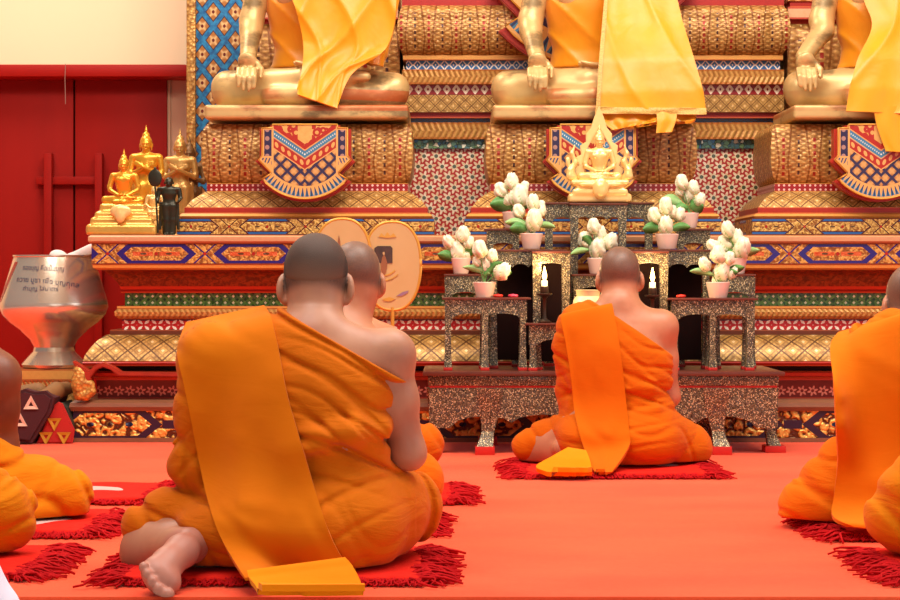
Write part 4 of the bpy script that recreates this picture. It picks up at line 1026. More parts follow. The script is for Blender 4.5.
bouquet('white bouquet in a pink pot on the upper right table, beside broad leaves', (680, 699, 213, 228), 7.78, [(682, 183, 7.5), (693, 188, 7), (688, 196, 8), (700, 200, 6.5), (680, 192, 5)], [(683, 206, 662, 201, 7, 1), (690, 207, 702, 206, 7, 0), (688, 208, 676, 210, 5, 0)], 7)
bouquet('white bouquet in a pink pot on the near right table', (706, 730, 282, 297.8), 7.475, [(718, 255, 8.5), (705, 265, 7.5), (722, 271, 10), (729, 259, 6.5), (732, 273, 6.5), (716, 280, 5)], [(714, 275, 693, 271, 3, 1), (726, 274, 742, 267, 4, 0), (722, 277, 736, 272, 4, 0)], 8)
bouquet('white bouquet in a pink pot, rightmost of all, on the right table behind', (727, 747, 258, 273.7), 7.625, [(728, 230, 8), (737, 238, 8), (725, 245, 8.5), (742, 249, 10.5), (714, 247, 7.5)], [(738, 256, 757, 250, 4, 1), (732, 258, 726, 254, 6, 0)], 9)
for px, py, col, lab in ((498, 297.3, 'redflower', 'tiny red flower lying beside the pot on the near left table'), (513, 297.3, 'pinkflower', 'tiny pink flower lying at the right end of the near left table'), (681, 297.8, 'redflower', 'tiny red flower lying at the left end of the near right table')):
    Yf = 7.50; c = P(px, py, 7.45); c.y = 7.45; t = thing('loose_flower', c, lab, 'flower'); s = Solid()
    for k in range(6): s.ell((.011*math.cos(k*PI/3), .011*math.sin(k*PI/3), .006), (.009, .009, .006), .004)
    s.ell((0, 0, .008), (.006, .006, .006), .004); ob = solid_obj('petals', s, .0022, M[col], t)
# candles
def candle(px, label, dish):
    Y = 7.425; zt = P(0, 323, Y).z; c = P(px, dish, Y); t = thing('candle_holder', (c.x, Y, zt), label, 'candle', 'lit candles')
    lathe('stand', [(.024, 0), (.026, .006), (.010, .016), (.007, .03), (.007, c.z-zt-.02), (.014, c.z-zt-.008), (.030, c.z-zt-.002), (.031, c.z-zt+.004), (.014, c.z-zt+.005)], (c.x, Y, zt), M['dkmetal'], t, 28)
    lathe('socket', [(.015, 0), (.017, .004), (.0165, .026), (.0145, .028), (.013, .024)], (c.x, Y, c.z+.004), M['dkmetal'], t, 24)
    lathe('wax', [(.0125, 0), (.0125, .030), (.011, .034), (.004, .033)], (c.x, Y, c.z+.02), M['wax'], t, 20)
    fz = c.z+.054
    lathe('flame', [(.002, 0), (.0075, .008), (.0095, .017), (.0075, .029), (.004, .043), (.001, .056)], (c.x, Y, fz), M['flame'], t, 16)
    li = bpy.data.lights.new('candle_light', 'POINT'); li.energy = 3.0; li.color = (1, .66, .3); li.shadow_soft_size = .02
    lo = bpy.data.objects.new('candle_light', li); COL.objects.link(lo); lo.location = (c.x, Y-.035, fz+.05)
candle(544.5, 'lit candle left of the monk before the altar, in its dark holder', 294.5); candle(652.5, 'lit candle right of the monk before the altar, in its dark holder', 296)
pc = P(588, 323, 7.435); tag(lathe('incense_pot', [(r_*1.05, z_*1.3) for r_, z_ in [(.030, 0), (.034, .008), (.056, .03), (.060, .048), (.052, .072), (.042, .080), (.044, .092), (.047, .098), (.042, .099), (.036, .085)]], (pc.x, 7.435, pc.z), M['cream_pot'], None, 36), 'cream rounded incense pot beside the bald monk\'s left ear', 'pot')
# ------------------------------------------------------------------ small pale image with a flame arch
c = P(599.5, 202.8, 7.785); t = thing('small_seated_image', (c.x, 7.785, c.z), 'small pale gold seated image under a pointed arch on the topmost table', 'statue')
k = 7.74/F
s = Solid(); s.rbox((-.128, -.045, .0), (.128, .045, .035), .01); s.rbox((-.112, -.05, .03), (.112, .04, .055), .01); s.rbox((-.098, -.045, .05), (.098, .04, .07), .01); s.rbox((-.118, -.055, .068), (.118, .045, .092), .012)
solid_obj('stepped_base', s, .004, M['gilt_pale'], t)
s = Solid(); s.ell((0, -.058, .055), (.032, .016, .045), .01); s.ell((0, -.068, .048), (.018, .01, .028), .006)
for d in (-1, 1): s.ell((.05*d, -.05, .072), (.04, .012, .012), .008)
solid_obj('hanging_cloth_ornament', s, .003, M['gilt_pale'], t)
image_seated(bpy.data.objects.new('tmp', None) if False else t, .205, .0115, M['gilt_pale'], 'lap').location = (0, .0, .088)
pts = [(x*k, z*k) for x, z in ((-22, 26), (-25, 34), (-20, 38), (-24, 46), (-18, 49), (-19, 58), (-13, 62), (-13, 70), (-8, 76), (-5, 86), (0, 98), (5, 86), (8, 76), (13, 70), (13, 62), (19, 58), (18, 49), (24, 46), (20, 38), (25, 34), (22, 26))]
inn = [(x*k, z*k) for x, z in ((15, 28), (15, 44), (12, 55), (6, 66), (0, 76), (-6, 66), (-12, 55), (-15, 44), (-15, 28))]
prism('flame_arch', [(x+c.x, z+c.z) for x, z in pts+inn], 7.805, 7.825, M['gilt_pale'], t, .003)
for d in (-1, 1):
    s = Solid(); s.chain([(.10*d, 0, .09), (.118*d, -.005, .13), (.098*d, 0, .165), (.112*d, 0, .20), (.100*d, 0, .235)], [.016, .013, .010, .008, .003], .008); s.ell((.118*d, -.01, .108), (.018, .014, .02), .008); s.ell((.128*d, -.0, .165), (.010, .008, .022), .006)
    solid_obj('side_finial', s, .003, M['gilt_pale'], t)
# ------------------------------------------------------------------ images on the left end of the ledge
def stat(name, px, py, Y, label): p = P(px, py, Y); return thing(name, (p.x, Y, ZL), label, 'statue', 'small images on the left end of the ledge')
t = stat('seated_image', 124, 234, 8.12, 'bright gold seated image on a glossy stepped base, at the ledge\'s left end')
s = Solid(); ks = 8.12/F
for x, z0_, z1 in ((35, -.004, 11), (31, 10, 18), (27, 17, 24), (22.5, 22, 32)): s.rbox((-x*ks, -x*ks*.55, z0_*ks if z0_ > 0 else -.0), (x*ks, x*ks*.55, z1*ks), .012, .012)
solid_obj('stepped_base', s, .005, mk('glossy_gilt_base', lambda c: {'color': c.mix(c.noise(30), (240, 190, 96), (214, 154, 62)), 'h': c.noise(40)}, rough=.18, metal=.4, bump=.15), t)
s = Solid(); s.ell((0, -.085, .10), (.045, .012, .03), .01); s.ell((0, -.09, .075), (.02, .01, .025), .01); solid_obj('draped_cloth_ornament', s, .004, M['gilt_pale'], t)
image_seated(t, .212, .011, M['gilt'], 'lap').location = (0, -.005, 31*ks)
t = stat('standing_image', 146, 234, 8.48, 'gold standing image with crossed hands, behind the seated one on the ledge'); image_standing(t, .265, .0115, M['gilt'])
t = stat('standing_image', 180, 234, 8.84, 'dull gold standing image with arms crossed, beside the blue pillar'); image_standing(t, .272, .0115, M['gilt_dull'])
t = stat('standing_image', 189.5, 234, 9.08, 'darkest standing image, peeping out behind another, against the pillar'); image_standing(t, .262, .0125, mk('old_brown_gilt', (120, 84, 44), rough=.5, metal=.3))
t = stat('seated_image', 154.5, 234, 8.30, 'small gold seated image half hidden behind the dark bronze figure'); s = Solid(); s.rbox((-.06, -.05, 0), (.06, .05, .07), .01); s.rbox((-.05, -.045, .06), (.05, .045, .10), .01); solid_obj('stepped_base', s, .004, M['gilt_dull'], t); image_seated(t, .13, .013, M['gilt_pale'], 'lap').location = (0, 0, .098)
t = stat('robed_figure', 169, 234, 8.08, 'dark bronze standing figure holding a round fan on a staff'); image_standing(t, .146, .0125, M['dark_bronze'], arms='front').scale = (1.25, 1.0, 1.0)
q = P(155, 178, 8.05); tube('staff', [P(158, 233, 8.05), P(156.5, 205, 8.05), P(155, 186, 8.05)], .004, M['dark_bronze'], t, 8)
s = Solid(); s.ell(q-t.location, (.030, .006, .038), .004); s.ell(q-t.location+Vector((0, 0, .040)), (.005, .004, .008), .006); solid_obj('round_fan', s, .003, M['dark_bronze'], t)
# ------------------------------------------------------------------ steel alms bowl on a gilt stand, cushions
Yb = 8.35; kb = Yb/F; c = P(54, 367.5, Yb)
st = thing('bowl_stand', (c.x, Yb, .004), 'low gilt carved stand under the steel bowl, left of the altar', 'stand')
zs = c.z; 
def sq(name, hw, z0_, z1, mat, hw2=None):
    hw2 = hw if hw2 is None else hw2
    return loft(name, [(c.x-hw, c.x+hw, Yb-hw*.8, z0_), (c.x-hw2, c.x+hw2, Yb-hw2*.8, z1)], Yb+hw*.8, mat, st)
sq('stand_base', .157, .004, .06, MB['braid']); sq('stand_body', .14, .06, zs-.10, MB['lattice2']); sq('carved_frieze', .145, zs-.10, zs-.05, MB['braid'], .154); sq('stand_top', .158, zs-.05, zs-.001, MB['goldedge'], .155)
bw = thing('alms_bowl', (c.x, Yb, zs), 'big polished steel alms bowl with faded writing, by the red door', 'bowl')
R = lambda px, py: (px*kb, (367.5-py)*kb)
prof = [R(30, 367), R(32, 364), R(27, 358), R(20.5, 351), R(19.5, 347), R(24, 339), R(32, 331.5), R(33, 330), R(44, 322), R(51, 314), R(53.5, 307), R(53, 302), R(39.6, 257.5), R(40.5, 256.5), R(40.5, 255.2), R(38, 255.5), R(37.5, 258), R(46, 285), R(48, 300)]
bowl = lathe('vessel', prof, (c.x, Yb, zs), M['steel'], bw, 64, .5, 1.0)
def on_bowl(px, py, lift=.0015):
    r = (53-(302-py)/(302-257.5)*(53-39.6))*kb+lift; X = (px-54)*kb; th = math.asin(max(-.98, min(.98, X/r))); return Vector((X, -r*math.cos(th), (367.5-py)*kb))
def inscription(txt, x0, x1, yc, hpx, slope=0.0):
    cu = bpy.data.curves.new('tmp_text', 'FONT'); cu.body = txt; cu.size = 1; to = bpy.data.objects.new('tmp_text', cu); COL.objects.link(to); bpy.context.view_layer.update()
    me = bpy.data.meshes.new_from_object(to.evaluated_get(bpy.context.evaluated_depsgraph_get())); bpy.data.objects.remove(to)
    if not len(me.vertices): return
    xs = [v.co.x for v in me.vertices]; ys = [v.co.y for v in me.vertices]; a, b = min(xs), max(xs)
    me.name = 'inscription'
    for v in me.vertices:
        t = (v.co.x-a)/(b-a); px = x0+(x1-x0)*t; py = yc-(v.co.y-.3)*hpx+slope*t*t; v.co = on_bowl(px, py)
    link_mesh('inscription', me, M['ink'], bw)
inscription('กองบุญ คิดเป็นบุญ', 31, 72, 268, 7, 1.5); inscription('ถวาย บูชา เพื่อ บุญกุศล', 25, 86, 279.5, 7, 6); inscription('ทำบุญ ใส่บาตร', 33, 68, 288.5, 6, 0.5)
V = [on_bowl(24-(y-258)*.46+dx, y, .001) for y in range(262, 303, 4) for dx in (-2.0, 2.0)]
pymesh('red_tape', V, [(2*i, 2*i+1, 2*i+3, 2*i+2) for i in range(len(V)//2-1)], M['tape'], bw)
for (x, y, w, lab) in ((70, 262, 9, 'pale folded paper packet sticking up out of the steel bowl on the right'), (57, 262, 6, 'rounded white packet sticking up in the middle of the steel bowl')):
    s = Solid(); q = P(x+ (14 if w == 9 else 0), y-(9 if w == 9 else 6), Yb); cc = Vector((q.x, Yb-.02, q.z))
    if w == 9: s.cap((-.075, 0, -.03), (.035, 0, .018), .018, .022, .01, (1, .7, 1)); s.cap((-.05, 0, -.04), (.0, 0, -.07), .03, .03, .02)
    else: s.ell((0, 0, 0), (.030, .025, .026), .02); s.ell((.02, .0, -.03), (.04, .03, .05), .02)
    o = solid_obj('paper_packet', s, .004, M['paper']); o.location = cc; tag(o, lab, 'packet', 'packets in the steel bowl')
# the bowl's floor carries the packets
def tri(parent, c_, r_, up, nrm, mat):
    u = Vector(up).normalized(); n_ = Vector(nrm).normalized(); sd = u.cross(n_).normalized(); V = []
    for q, (a_, b_) in enumerate(((0, 1), (-.87, -.6), (.87, -.6))): V.append(Vector(c_)+sd*a_*r_+u*b_*r_)
    for (a_, b_) in ((0, .30), (-.30, -.24), (.30, -.24)): V.append(Vector(c_)+sd*a_*r_+u*b_*r_)
    V2 = [v+n_*.006 for v in V[:3]]+[v+n_*.003 for v in V[3:]]
    Fc = [(0, 1, 4, 3), (1, 2, 5, 4), (2, 0, 3, 5), (6, 9, 10, 7), (7, 10, 11, 8), (8, 11, 9, 6)]+[(i, i+6, (i+1) % 3+6, (i+1) % 3) for i in range(3)]+[(3+i, 3+(i+1) % 3, 9+(i+1) % 3, 9+i) for i in range(3)]
    return pymesh('woven_triangle', [v-parent.location for v in V+V2], Fc, mat, parent)
Yc = 7.78; kc = Yc/F
def C(px, py, dy=0): return P(px, py, Yc+dy)
cu = thing('axe_cushion', (C(40, 443).x, Yc+.12, .004), 'maroon triangular cushion with white woven triangles, its olive roll end up', 'cushion')
prism('cushion_end', [tuple(C(*p))[::2] for p in ((8, 440), (31, 443.5), (50, 412), (54, 398), (45, 391), (35, 392), (24, 389), (16, 392), (10, 400))], Yc, Yc+.30, M['maroon'], cu, .012)
for (px, py) in ((31, 404), (20, 421), (12, 436)): tri(cu, C(px, py, -.001), 8.5*kc, (.0, 0, 1), (0, -1, 0), M['tri_white'])
s = Solid(); s.chain([C(45, 398, .06)-cu.location, C(56, 391, .16)-cu.location, C(66, 388.5, .30)-cu.location], [.036, .034, .030], .02); solid_obj('roll', s, .006, M['olive'], cu)
s = Solid(); s.chain([C(20, 394, .10)-cu.location, C(38, 391, .10)-cu.location], [.035, .035], .02); solid_obj('roll', s, .006, M['olive'], cu)
cr = thing('axe_cushion', (C(56, 443).x, Yc+.09, .004), 'red triangular cushion with yellow woven triangles, leaning by the altar foot', 'cushion')
prism('cushion_end', [tuple(C(*p, .05))[::2] for p in ((36, 443.6), (72, 443.6), (74, 430), (62, 404), (58, 402), (54, 405))], Yc+.05, Yc+.07, M['redcloth'], cr, .006)
prism('cushion_body', [tuple(C(*p, .07))[::2] for p in ((40, 443.4), (71, 443.4), (72, 424), (66, 408), (60, 403), (52, 408))], Yc+.072, Yc+.30, M['greencloth'], cr, .01)
for (px, py) in ((54.5, 423), (46, 437), (64, 437)): tri(cr, C(px, py, .049), 8.0*kc, (0, 0, -1), (0, -1, 0), M['tri_yellow'])
# ------------------------------------------------------------------ round ceremonial fans on staffs
def rfan(px, py, wx, hy, Y, label, fig):
    k_ = Y/F; c_ = P(px, py, Y); t = thing('ceremonial_fan', (c_.x, Y, .004), label, 'fan', 'ceremonial fans')
    n = 56; out = []
    for i in range(n):
        a_ = 2*PI*i/n; e = .84; x = math.copysign(abs(math.cos(a_))**e, math.cos(a_))*wx*k_; z = math.copysign(abs(math.sin(a_))**e, math.sin(a_))*hy*k_
        out.append((c_.x+x*(1+.06*(z < 0)*z/(hy*k_)), c_.z+z))
    f = prism('fan_blade', out, Y, Y+.012, M['fan_face'], t, .003)
    rim = [Vector((x, Y+.005, z))-t.location for x, z in out]; V, Fc = tube_vf(rim+[rim[0], rim[1]], .0065, 8); pymesh('rim', V, Fc, M['fan_rim'], t, True)
    tube('staff', [(c_.x, Y+.004, .02), (c_.x, Y+.004, c_.z-hy*k_+.01)], .007, M['fan_rim'], t, 12)
    lathe('staff_foot', [(.07, 0), (.075, .012), (.05, .024), (.014, .05), (.010, .09)], (c_.x, Y+.004, .004), M['lac'], t, 28)
    Q = lambda dx, dy: (c_.x+dx*k_, c_.z-dy*k_)
    def flat(name, pts_, mat, y=.0015): prism(name, [Q(*p) for p in pts_], Y-y-.0012, Y-.0002, mat, t)
    if fig == 'photo':
        flat('portrait', [(-18, -18), (-15, -20), (-2, -20), (0, -18), (0, -3), (-19, -3)], M['ph_dark']); flat('robed_figure', [(-11.5, -2), (-10.5, -8), (-8.5, -12), (-6.5, -8), (-5, -2), (-6, 4), (-7.5, 9), (-10.5, 8), (-11.5, 3)], M['ph_robe'], .003); 
        flat('head_print', [(-9.6, -14), (-8, -14), (-7.6, -12), (-8.6, -10.6), (-9.8, -12)], M['fan_face'], .0042)
        for r_, yy, w_ in ((16, 0, .8), (20, 1, .6)):
            pp = [(-9+math.sin(a_)*r_, -6+yy+math.cos(a_)*r_) for a_ in np.linspace(-.85, .85, 14)]; qq = [(-9+math.sin(a_)*(r_-w_*1.6), -6+yy+math.cos(a_)*(r_-w_*1.6)) for a_ in np.linspace(.85, -.85, 14)]; flat('printed_scroll', pp+qq, M['ph_gold'])
        flat('violet_mark', [(4, 30), (10, 26), (16, 24.5), (15, 27), (9, 30)], M['ph_violet']); flat('white_mark', [(-15, 25), (-13, 23.5), (-11, 25), (-11.5, 28), (-14.5, 28)], M['paper']); flat('brown_mark', [(-10, 33), (-3, 31), (3, 33), (-2, 35.5), (-8, 35)], M['ph_gold'])
        flat('printed_crest', [(-14, -29), (-11, -33), (-8, -30), (-5, -34), (-2, -30), (1, -33), (4, -29), (-5, -28)], M['ph_gold'])
    else:
        flat('printed_figure', [(-5, -18), (-4.4, -23), (-3.5, -27), (-2.6, -23), (-2, -18), (-1.4, -12), (-6, -12)], M['ph_robe']); flat('printed_scroll', [(-8, -9), (1, -9), (0, -7.8), (-7, -7.8)], M['ph_gold'])
rfan(342.5, 262, 28, 43, 7.02, 'round cream fan with a tiny printed figure, behind the two monks\' heads', 'fig')
rfan(392.5, 266, 28, 44, 7.06, 'round cream fan printed with a dark portrait, right of the monks\' heads', 'photo')
# ------------------------------------------------------------------ the three large gilt images with their cloths
IY = 8.46; kI = IY/F
def big_image(cx, label, hx):
    zb = P(0, 122, 8.285).z+.004; x = P(cx, 0, IY).x; t = thing('large_seated_image', (x, IY, zb), label, 'statue', 'large seated images in a row')
    zs = P(0, 107, 8.25).z-zb
    s = Solid(); s.rbox((-.435, -.28, 0), (.435, .25, zs+.004), .004); sl = solid_obj('seat_slab', s, .007, M['statue'], t)
    f = image_seated(t, 1.0, .0072, M['statue'], 'earth', hx=hx); f.location = (0, 0, zs)
    r = Solid(); sc = (1, .70, 1); g = .016
    r.chain([(0, .05, .20), (0, .045, .28), (0, .03, .46), (0, .03, .54)], [.160+g, .128+g, .166+g, .152+g], .05, sc); r.cap((.205, .035, .575), (0, .03, .555), .066+g, .09+g, .04); r.cap((-.10, .03, .56), (0, .03, .53), .08, .1, .04)
    r.chain([(.225, .03, .575), (.285, .02, .36), (.27, .02, .28)], [.064+g, .056+g, .055+g], .03)
    r.disp(lambda x, y, z: -.009*(1-np.abs(np.sin(15*(z+.55*x+.12*np.sin(7*x+3*z)))))**2, .012); r.half((-.55, 0, .6), (-.15, 0, .60)); r.half((0, 0, -1), (0, 0, .19))
    ro = solid_obj('robe', r, .008, M['satin_o'], t); ro.location = (0, 0, zs)
    return t, f, ro, sl
def wbvh(objs):
    V = []; Fc = []
    for o in objs:
        b = len(V); l = o.location+(o.parent.location if o.parent else Vector()); V += [l+v.co for v in o.data.vertices]; Fc += [tuple(b+i for i in p.vertices) for p in o.data.polygons]
    return BVHTree.FromPolygons(V, Fc)
t1, f1, r1, s1 = big_image(311, 'large gilt seated image on the left, yellow cloth falling between its knees', -.262)
tr = None
sheet('draped_cloth', [((292, -90), (372, -90), 8.34), ((284, -30), (392, -30), 8.30), ((296, 10), (396, 8), 8.28), ((303, 42), (386, 48), 8.27), ((302, 68), (352, 74), 8.235), ((297, 94), (337, 108), 8.155)], tr, 8.3, M['satin'], t1, .012, .008, 44, 64, .007, 2.2, 10, seed=3, drape=lambda u, v: .030*(1-np.abs(np.sin(5.5*(v*1.3+u*.9))))**2*(1-v*.5)+.014*(1-np.abs(np.sin(11*(v*.5-u*.6+.1))))**3)
sheet('hanging_end', [((384, -40), (404, -40), 8.40), ((382, 5), (398, 5), 8.40), ((370, 35), (388, 40), 8.38), ((366, 62), (383, 66), 8.34)], None, 8.38, M['satin_o'], t1, .0, .008, 14, 24, .006, 1.3, 2, seed=5)
t2, f2, r2, s2 = big_image(590, 'large gilt seated image in the middle, wide yellow satin cloth over its left side', -.240)
tr = None
sh = [((612, -70), (640, -70), 8.34), ((606, -10), (672, -15), 8.28), ((603, 25), (683, 22), 8.22), ((600, 60), (694, 58), 8.13), ((598, 92), (703, 90), 8.09), ((596, 111), (706, 112), 8.08)]
sheet('satin_cloth', sh, tr, 8.2, M['satin'], t2, .014, .008, 40, 60, .006, 2.6, 16, seed=8, drape=lambda u, v: .012*(1-np.abs(np.sin(6*(u*.8-v*.6+.2))))**3)
sheet('braided_hem', [((595.8, 107), (706, 108), 8.075), ((595.5, 110), (706.3, 111), 8.07), ((595, 113.5), (706.6, 114.5), 8.07)], None, 8.07, M['hem'], t2, .016, .006, 40, 5, .006, 2.6, 0, seed=8)
sheet('side_braid', [((611, -70), (613.5, -70), 8.32), ((605, -10), (608.5, -10), 8.265), ((602, 25), (606, 25), 8.205), ((599, 60), (603, 60), 8.115), ((597, 92), (601, 92), 8.075), ((595.5, 113), (600, 113), 8.065)], None, 8.07, M['hem'], t2, .016, .005, 6, 30, .0, 1, 0, seed=8)
sheet('inner_cloth_end', [((598, 100), (690, 104), 8.10), ((600, 112), (696, 116), 8.085), ((604, 122), (690, 121), 8.066), ((612, 130), (660, 121), 8.06)], None, 8.1, M['satin_o'], t2, .0, .010, 34, 16, .010, 5, 0, seed=12)
sheet('cloth_tail', [((656, 108), (678, 108), 8.07), ((657, 120), (676, 120), 8.05), ((656, 133), (672, 132), 8.045)], None, 8.1, M['satin'], t2, .004, .008, 12, 14, .004, 1.6, 0, seed=14)
t3, f3, r3, s3 = big_image(881, 'large gilt seated image on the right, its yellow cloth cut by the picture\'s edge', -.365)
tr = None
sheet('satin_cloth', [((868, -70), (930, -70), 8.34), ((862, -10), (946, -10), 8.28), ((872, 25), (952, 22), 8.22), ((858, 58), (960, 58), 8.13), ((850, 88), (966, 90), 8.09), ((846, 111), (968, 116), 8.08)], tr, 8.2, M['satin'], t3, .014, .008, 40, 60, .006, 2.6, 16, seed=9, drape=lambda u, v: .014*(1-np.abs(np.sin(5*(u*.9+v*.7+.1))))**3)
sheet('cloth_tail', [((874, 106), (912, 106), 8.075), ((877, 126), (914, 126), 8.07), ((886, 151), (916, 153), 8.065)], None, 8.1, M['satin'], t3, .004, .008, 16, 18, .006, 1.6, 0, seed=15)
# ------------------------------------------------------------------ fringed mats
def mat_obj(right_px=None, front_py=None, label='', cx=None, w=.80, dp=.52, seed=0, pad=.085):
    Y0 = FY(front_py); 
    if cx is None: cx = P(right_px, 0, Y0).x-w/2
    t = thing('fringed_mat', (cx, Y0+dp/2, .004), label, 'mat', 'red fringed sitting mats'); t.location.z = .006
    r = random.Random(seed); hw = w/2-.10; hd = dp/2-.035
    s = Solid(); s.rbox((-hw, -hd, .0), (hw, hd, .020), .010); s.disp(lambda x, y, z: .003*np.sin(23*x+3*seed)*np.sin(19*y+seed), .004); solid_obj('mat', s, .006, M['matred'], t)
    s = Solid(); s.ell((0, (pad-.085)/2, .012), (hw-.05, hd-.04-pad/2, .0125), .004); solid_obj('pad', s, .006, M['pad'], t)
    V = []; Fc = []
    def strand(p, d, L, rad):
        pts = []; q = Vector(p); a = math.atan2(d[1], d[0])+r.uniform(-.5, .5); z = q.z; lift = r.uniform(.0, .014) if abs(d[1]) < .5 and r.random() < .5 else 0
        n = 6
        for i in range(n):
            tt = i/(n-1); pts.append(Vector((q.x, q.y, max(rad, .012*(1-tt)+lift*math.sin(PI*tt)+r.uniform(0, .005)))))
            q = q+Vector((math.cos(a), math.sin(a), 0))*L/(n-1); a += r.uniform(-.95, .95)
        v, f = tube_vf(pts, [rad*(1-.35*i/(n-1)) for i in range(n)], 4); b = len(V); V.extend(v); Fc.extend(tuple(b+i for i in x) for x in f)
    for sg in (-1, 1):
        for i in range(330): strand((sg*(hw-r.uniform(-.0, .03)), r.uniform(-hd, hd), .016), (sg, r.uniform(-.2, .2)), r.uniform(.05, .115), r.uniform(.0024, .0046))
        for i in range(230): strand((r.uniform(-hw, hw), sg*(hd-.008), .016), (r.uniform(-.5, .5), sg), r.uniform(.02, .042), r.uniform(.0024, .004))
    f = pymesh('fringe', V, Fc, M['fringe'], t, True); f['kind'] = 'stuff'
    return t
mat_obj(label='red fringed mat under the big monk in front, his bare foot on its left end', front_py=591, cx=P(266, 0, 4.1).x, w=.86, dp=.56, seed=1)
mat_obj(457, 541, 'red fringed mat right behind the front monk, under the second monk of his row', seed=2)
mat_obj(487, 508, 'red fringed mat under the farthest monk of the row behind the front monk', seed=3)
mat_obj(label='red fringed mat under the monk seated before the altar tables', front_py=481.5, cx=P(618, 0, 6.45).x, w=.82, dp=.56, seed=4, pad=.2)
mat_obj(label='red fringed mat under the right monk with the folded sash', front_py=545, cx=P(803, 0, 4.9).x+.41, seed=5)
mat_obj(label='red fringed mat at the lower right corner, cut by the picture\'s edge', front_py=590, cx=P(864, 0, 4.2).x+.41, seed=6)
mat_obj(122, 542, 'red fringed mat under the dark-skinned monk at the left edge', seed=7)
mat_obj(62, 586, 'red fringed mat at the lower left corner, nearest the white cloth', seed=8)
mat_obj(176, 508, 'empty red fringed mat with a pale pad showing, left of the front monk', seed=9)
# ------------------------------------------------------------------ monks
G = 'monks seated on the carpet'; Zm = .030
# front monk
X0 = P(305, 0, 4.40).x
def L1(px, py, dy): p = P(px, py, 4.40+dy); return (p.x-X0, dy, p.z-Zm)
def sole1(V): return sstep(-(V[:, 1]+.10), 0, .03)*sstep(-V[:, 0], .18, .22)
J1 = dict(head=L1(316, 283, .09), pitch=.42, hk=.97, neck=L1(316, 336, .03), shR=L1(389, 355, .02), shL=L1(214, 358, .02), elR=L1(409, 453, .05), elL=L1(196, 466, .04),
          wrR=L1(345, 432, .26), wrL=L1(290, 432, .26), kL=L1(151, 551, .03), aL=L1(190, 546, -.13), kR=(.22, .16, .11), aR=(-.02, .26, .05), solemask=sole1,
          footL=(L1(184, 549, -.17), L1(150, 594, -.30), (-.25, -1, .35), .92, -1))
J1['footL'] = (L1(186, 546, -.17), L1(148, 591, -.345), (.48, -.67, .57), 1.0, -1)
def rx1(r):
    r.cap((-.06, .0, .10), (-.31, .06, .080), .115, .080, .03); r.cap((-.31, .06, .085), (-.365, .05, .075), .075, .062, .03)
    r.cap((-.10, -.10, .10), (-.22, -.06, .06), .09, .075, .04)
    r.cap((.06, -.03, .11), (.165, .06, .11), .13, .105, .04); r.cap((.11, -.06, .08), (.05, -.10, .08), .10, .09, .05)
    pts = [L1(285, 450, -.125), L1(315, 440, -.13), L1(350, 432, -.11), L1(380, 432, -.05)]; r.chain(pts, [.020, .024, .024, .02], .03)
def rh1(r): pass
J1['arm'] = .86; J1['zcut'] = -.024
m1, b1, ro1 = monk('monk', (X0, 4.40, Zm), 'big monk in front seen from behind, dark cropped hair, left foot bare, broad ochre sash', G, M['skin_light'], M['robe_front'], J1, .0040, 1, 'cropped', cutA=L1(290, 314, 0), cutB=L1(394, 374, 0), robe_extra=rx1, hem=True, wh=1.02)
tr = wbvh([ro1, b1])
sheet('shoulder_sash', [((186, 322), (264, 305), 4.52), ((177, 350), (271, 317), 4.42), ((184, 385), (279, 352), 4.30), ((191, 420), (286, 390), 4.26), ((199, 462), (297, 430), 4.24), ((209, 505), (315, 490), 4.18), ((222, 540), (330, 535), 4.12), ((245, 578), (343, 560), 4.08)], tr, 4.3, M['sash_front'], m1, .012, .010, 34, 60, .004, 1.2, 30, zmin=.03, seed=2)
sheet('sash_end', [((247, 570), (345, 557), 4.06), ((249, 577), (352, 565), 4.04), ((256, 586), (360, 580), 4.0), ((262, 598), (365, 596), 3.95)], None, 4.0, M['lining'], m1, .004, .014, 26, 20, .003, .8, 0, zmin=.036, seed=4)
# second and third monks of the row
def simple(px, Y, label, sk, rb, J=None, sash=None, **k):
    X = P(px, 0, Y).x; D = dict(J or {}); return monk('monk', (X, Y, Zm), label, G, sk, rb, D, **k)
simple(326, 5.22, 'bald monk half hidden behind the front monk, head and right knee showing', M['skin_mid'], M['robe_mid'], dict(arm=.8, elR=(.15, .08, .26), head=(.075, .10, .645), pitch=.3, kR=(.228, .10, .085), kL=(-.25, .16, .085), shR=(.13, .04, .44), shL=(-.11, .04, .44), hk=.92, neck=(.05, .06, .50)), h=.006, seed=3)
simple(342, 5.98, 'farthest monk of the left row, only his right sleeve and knee in view', M['skin_mid'], M['robe_bright'], dict(head=(-.02, .14, .55), pitch=.8, hk=.9, kR=(.228, .06, .115), elR=(.14, .1, .25), arm=.8, neck=(0, .06, .48), shR=(.13, .06, .44), shL=(-.15, .06, .44)), h=.008, seed=4)
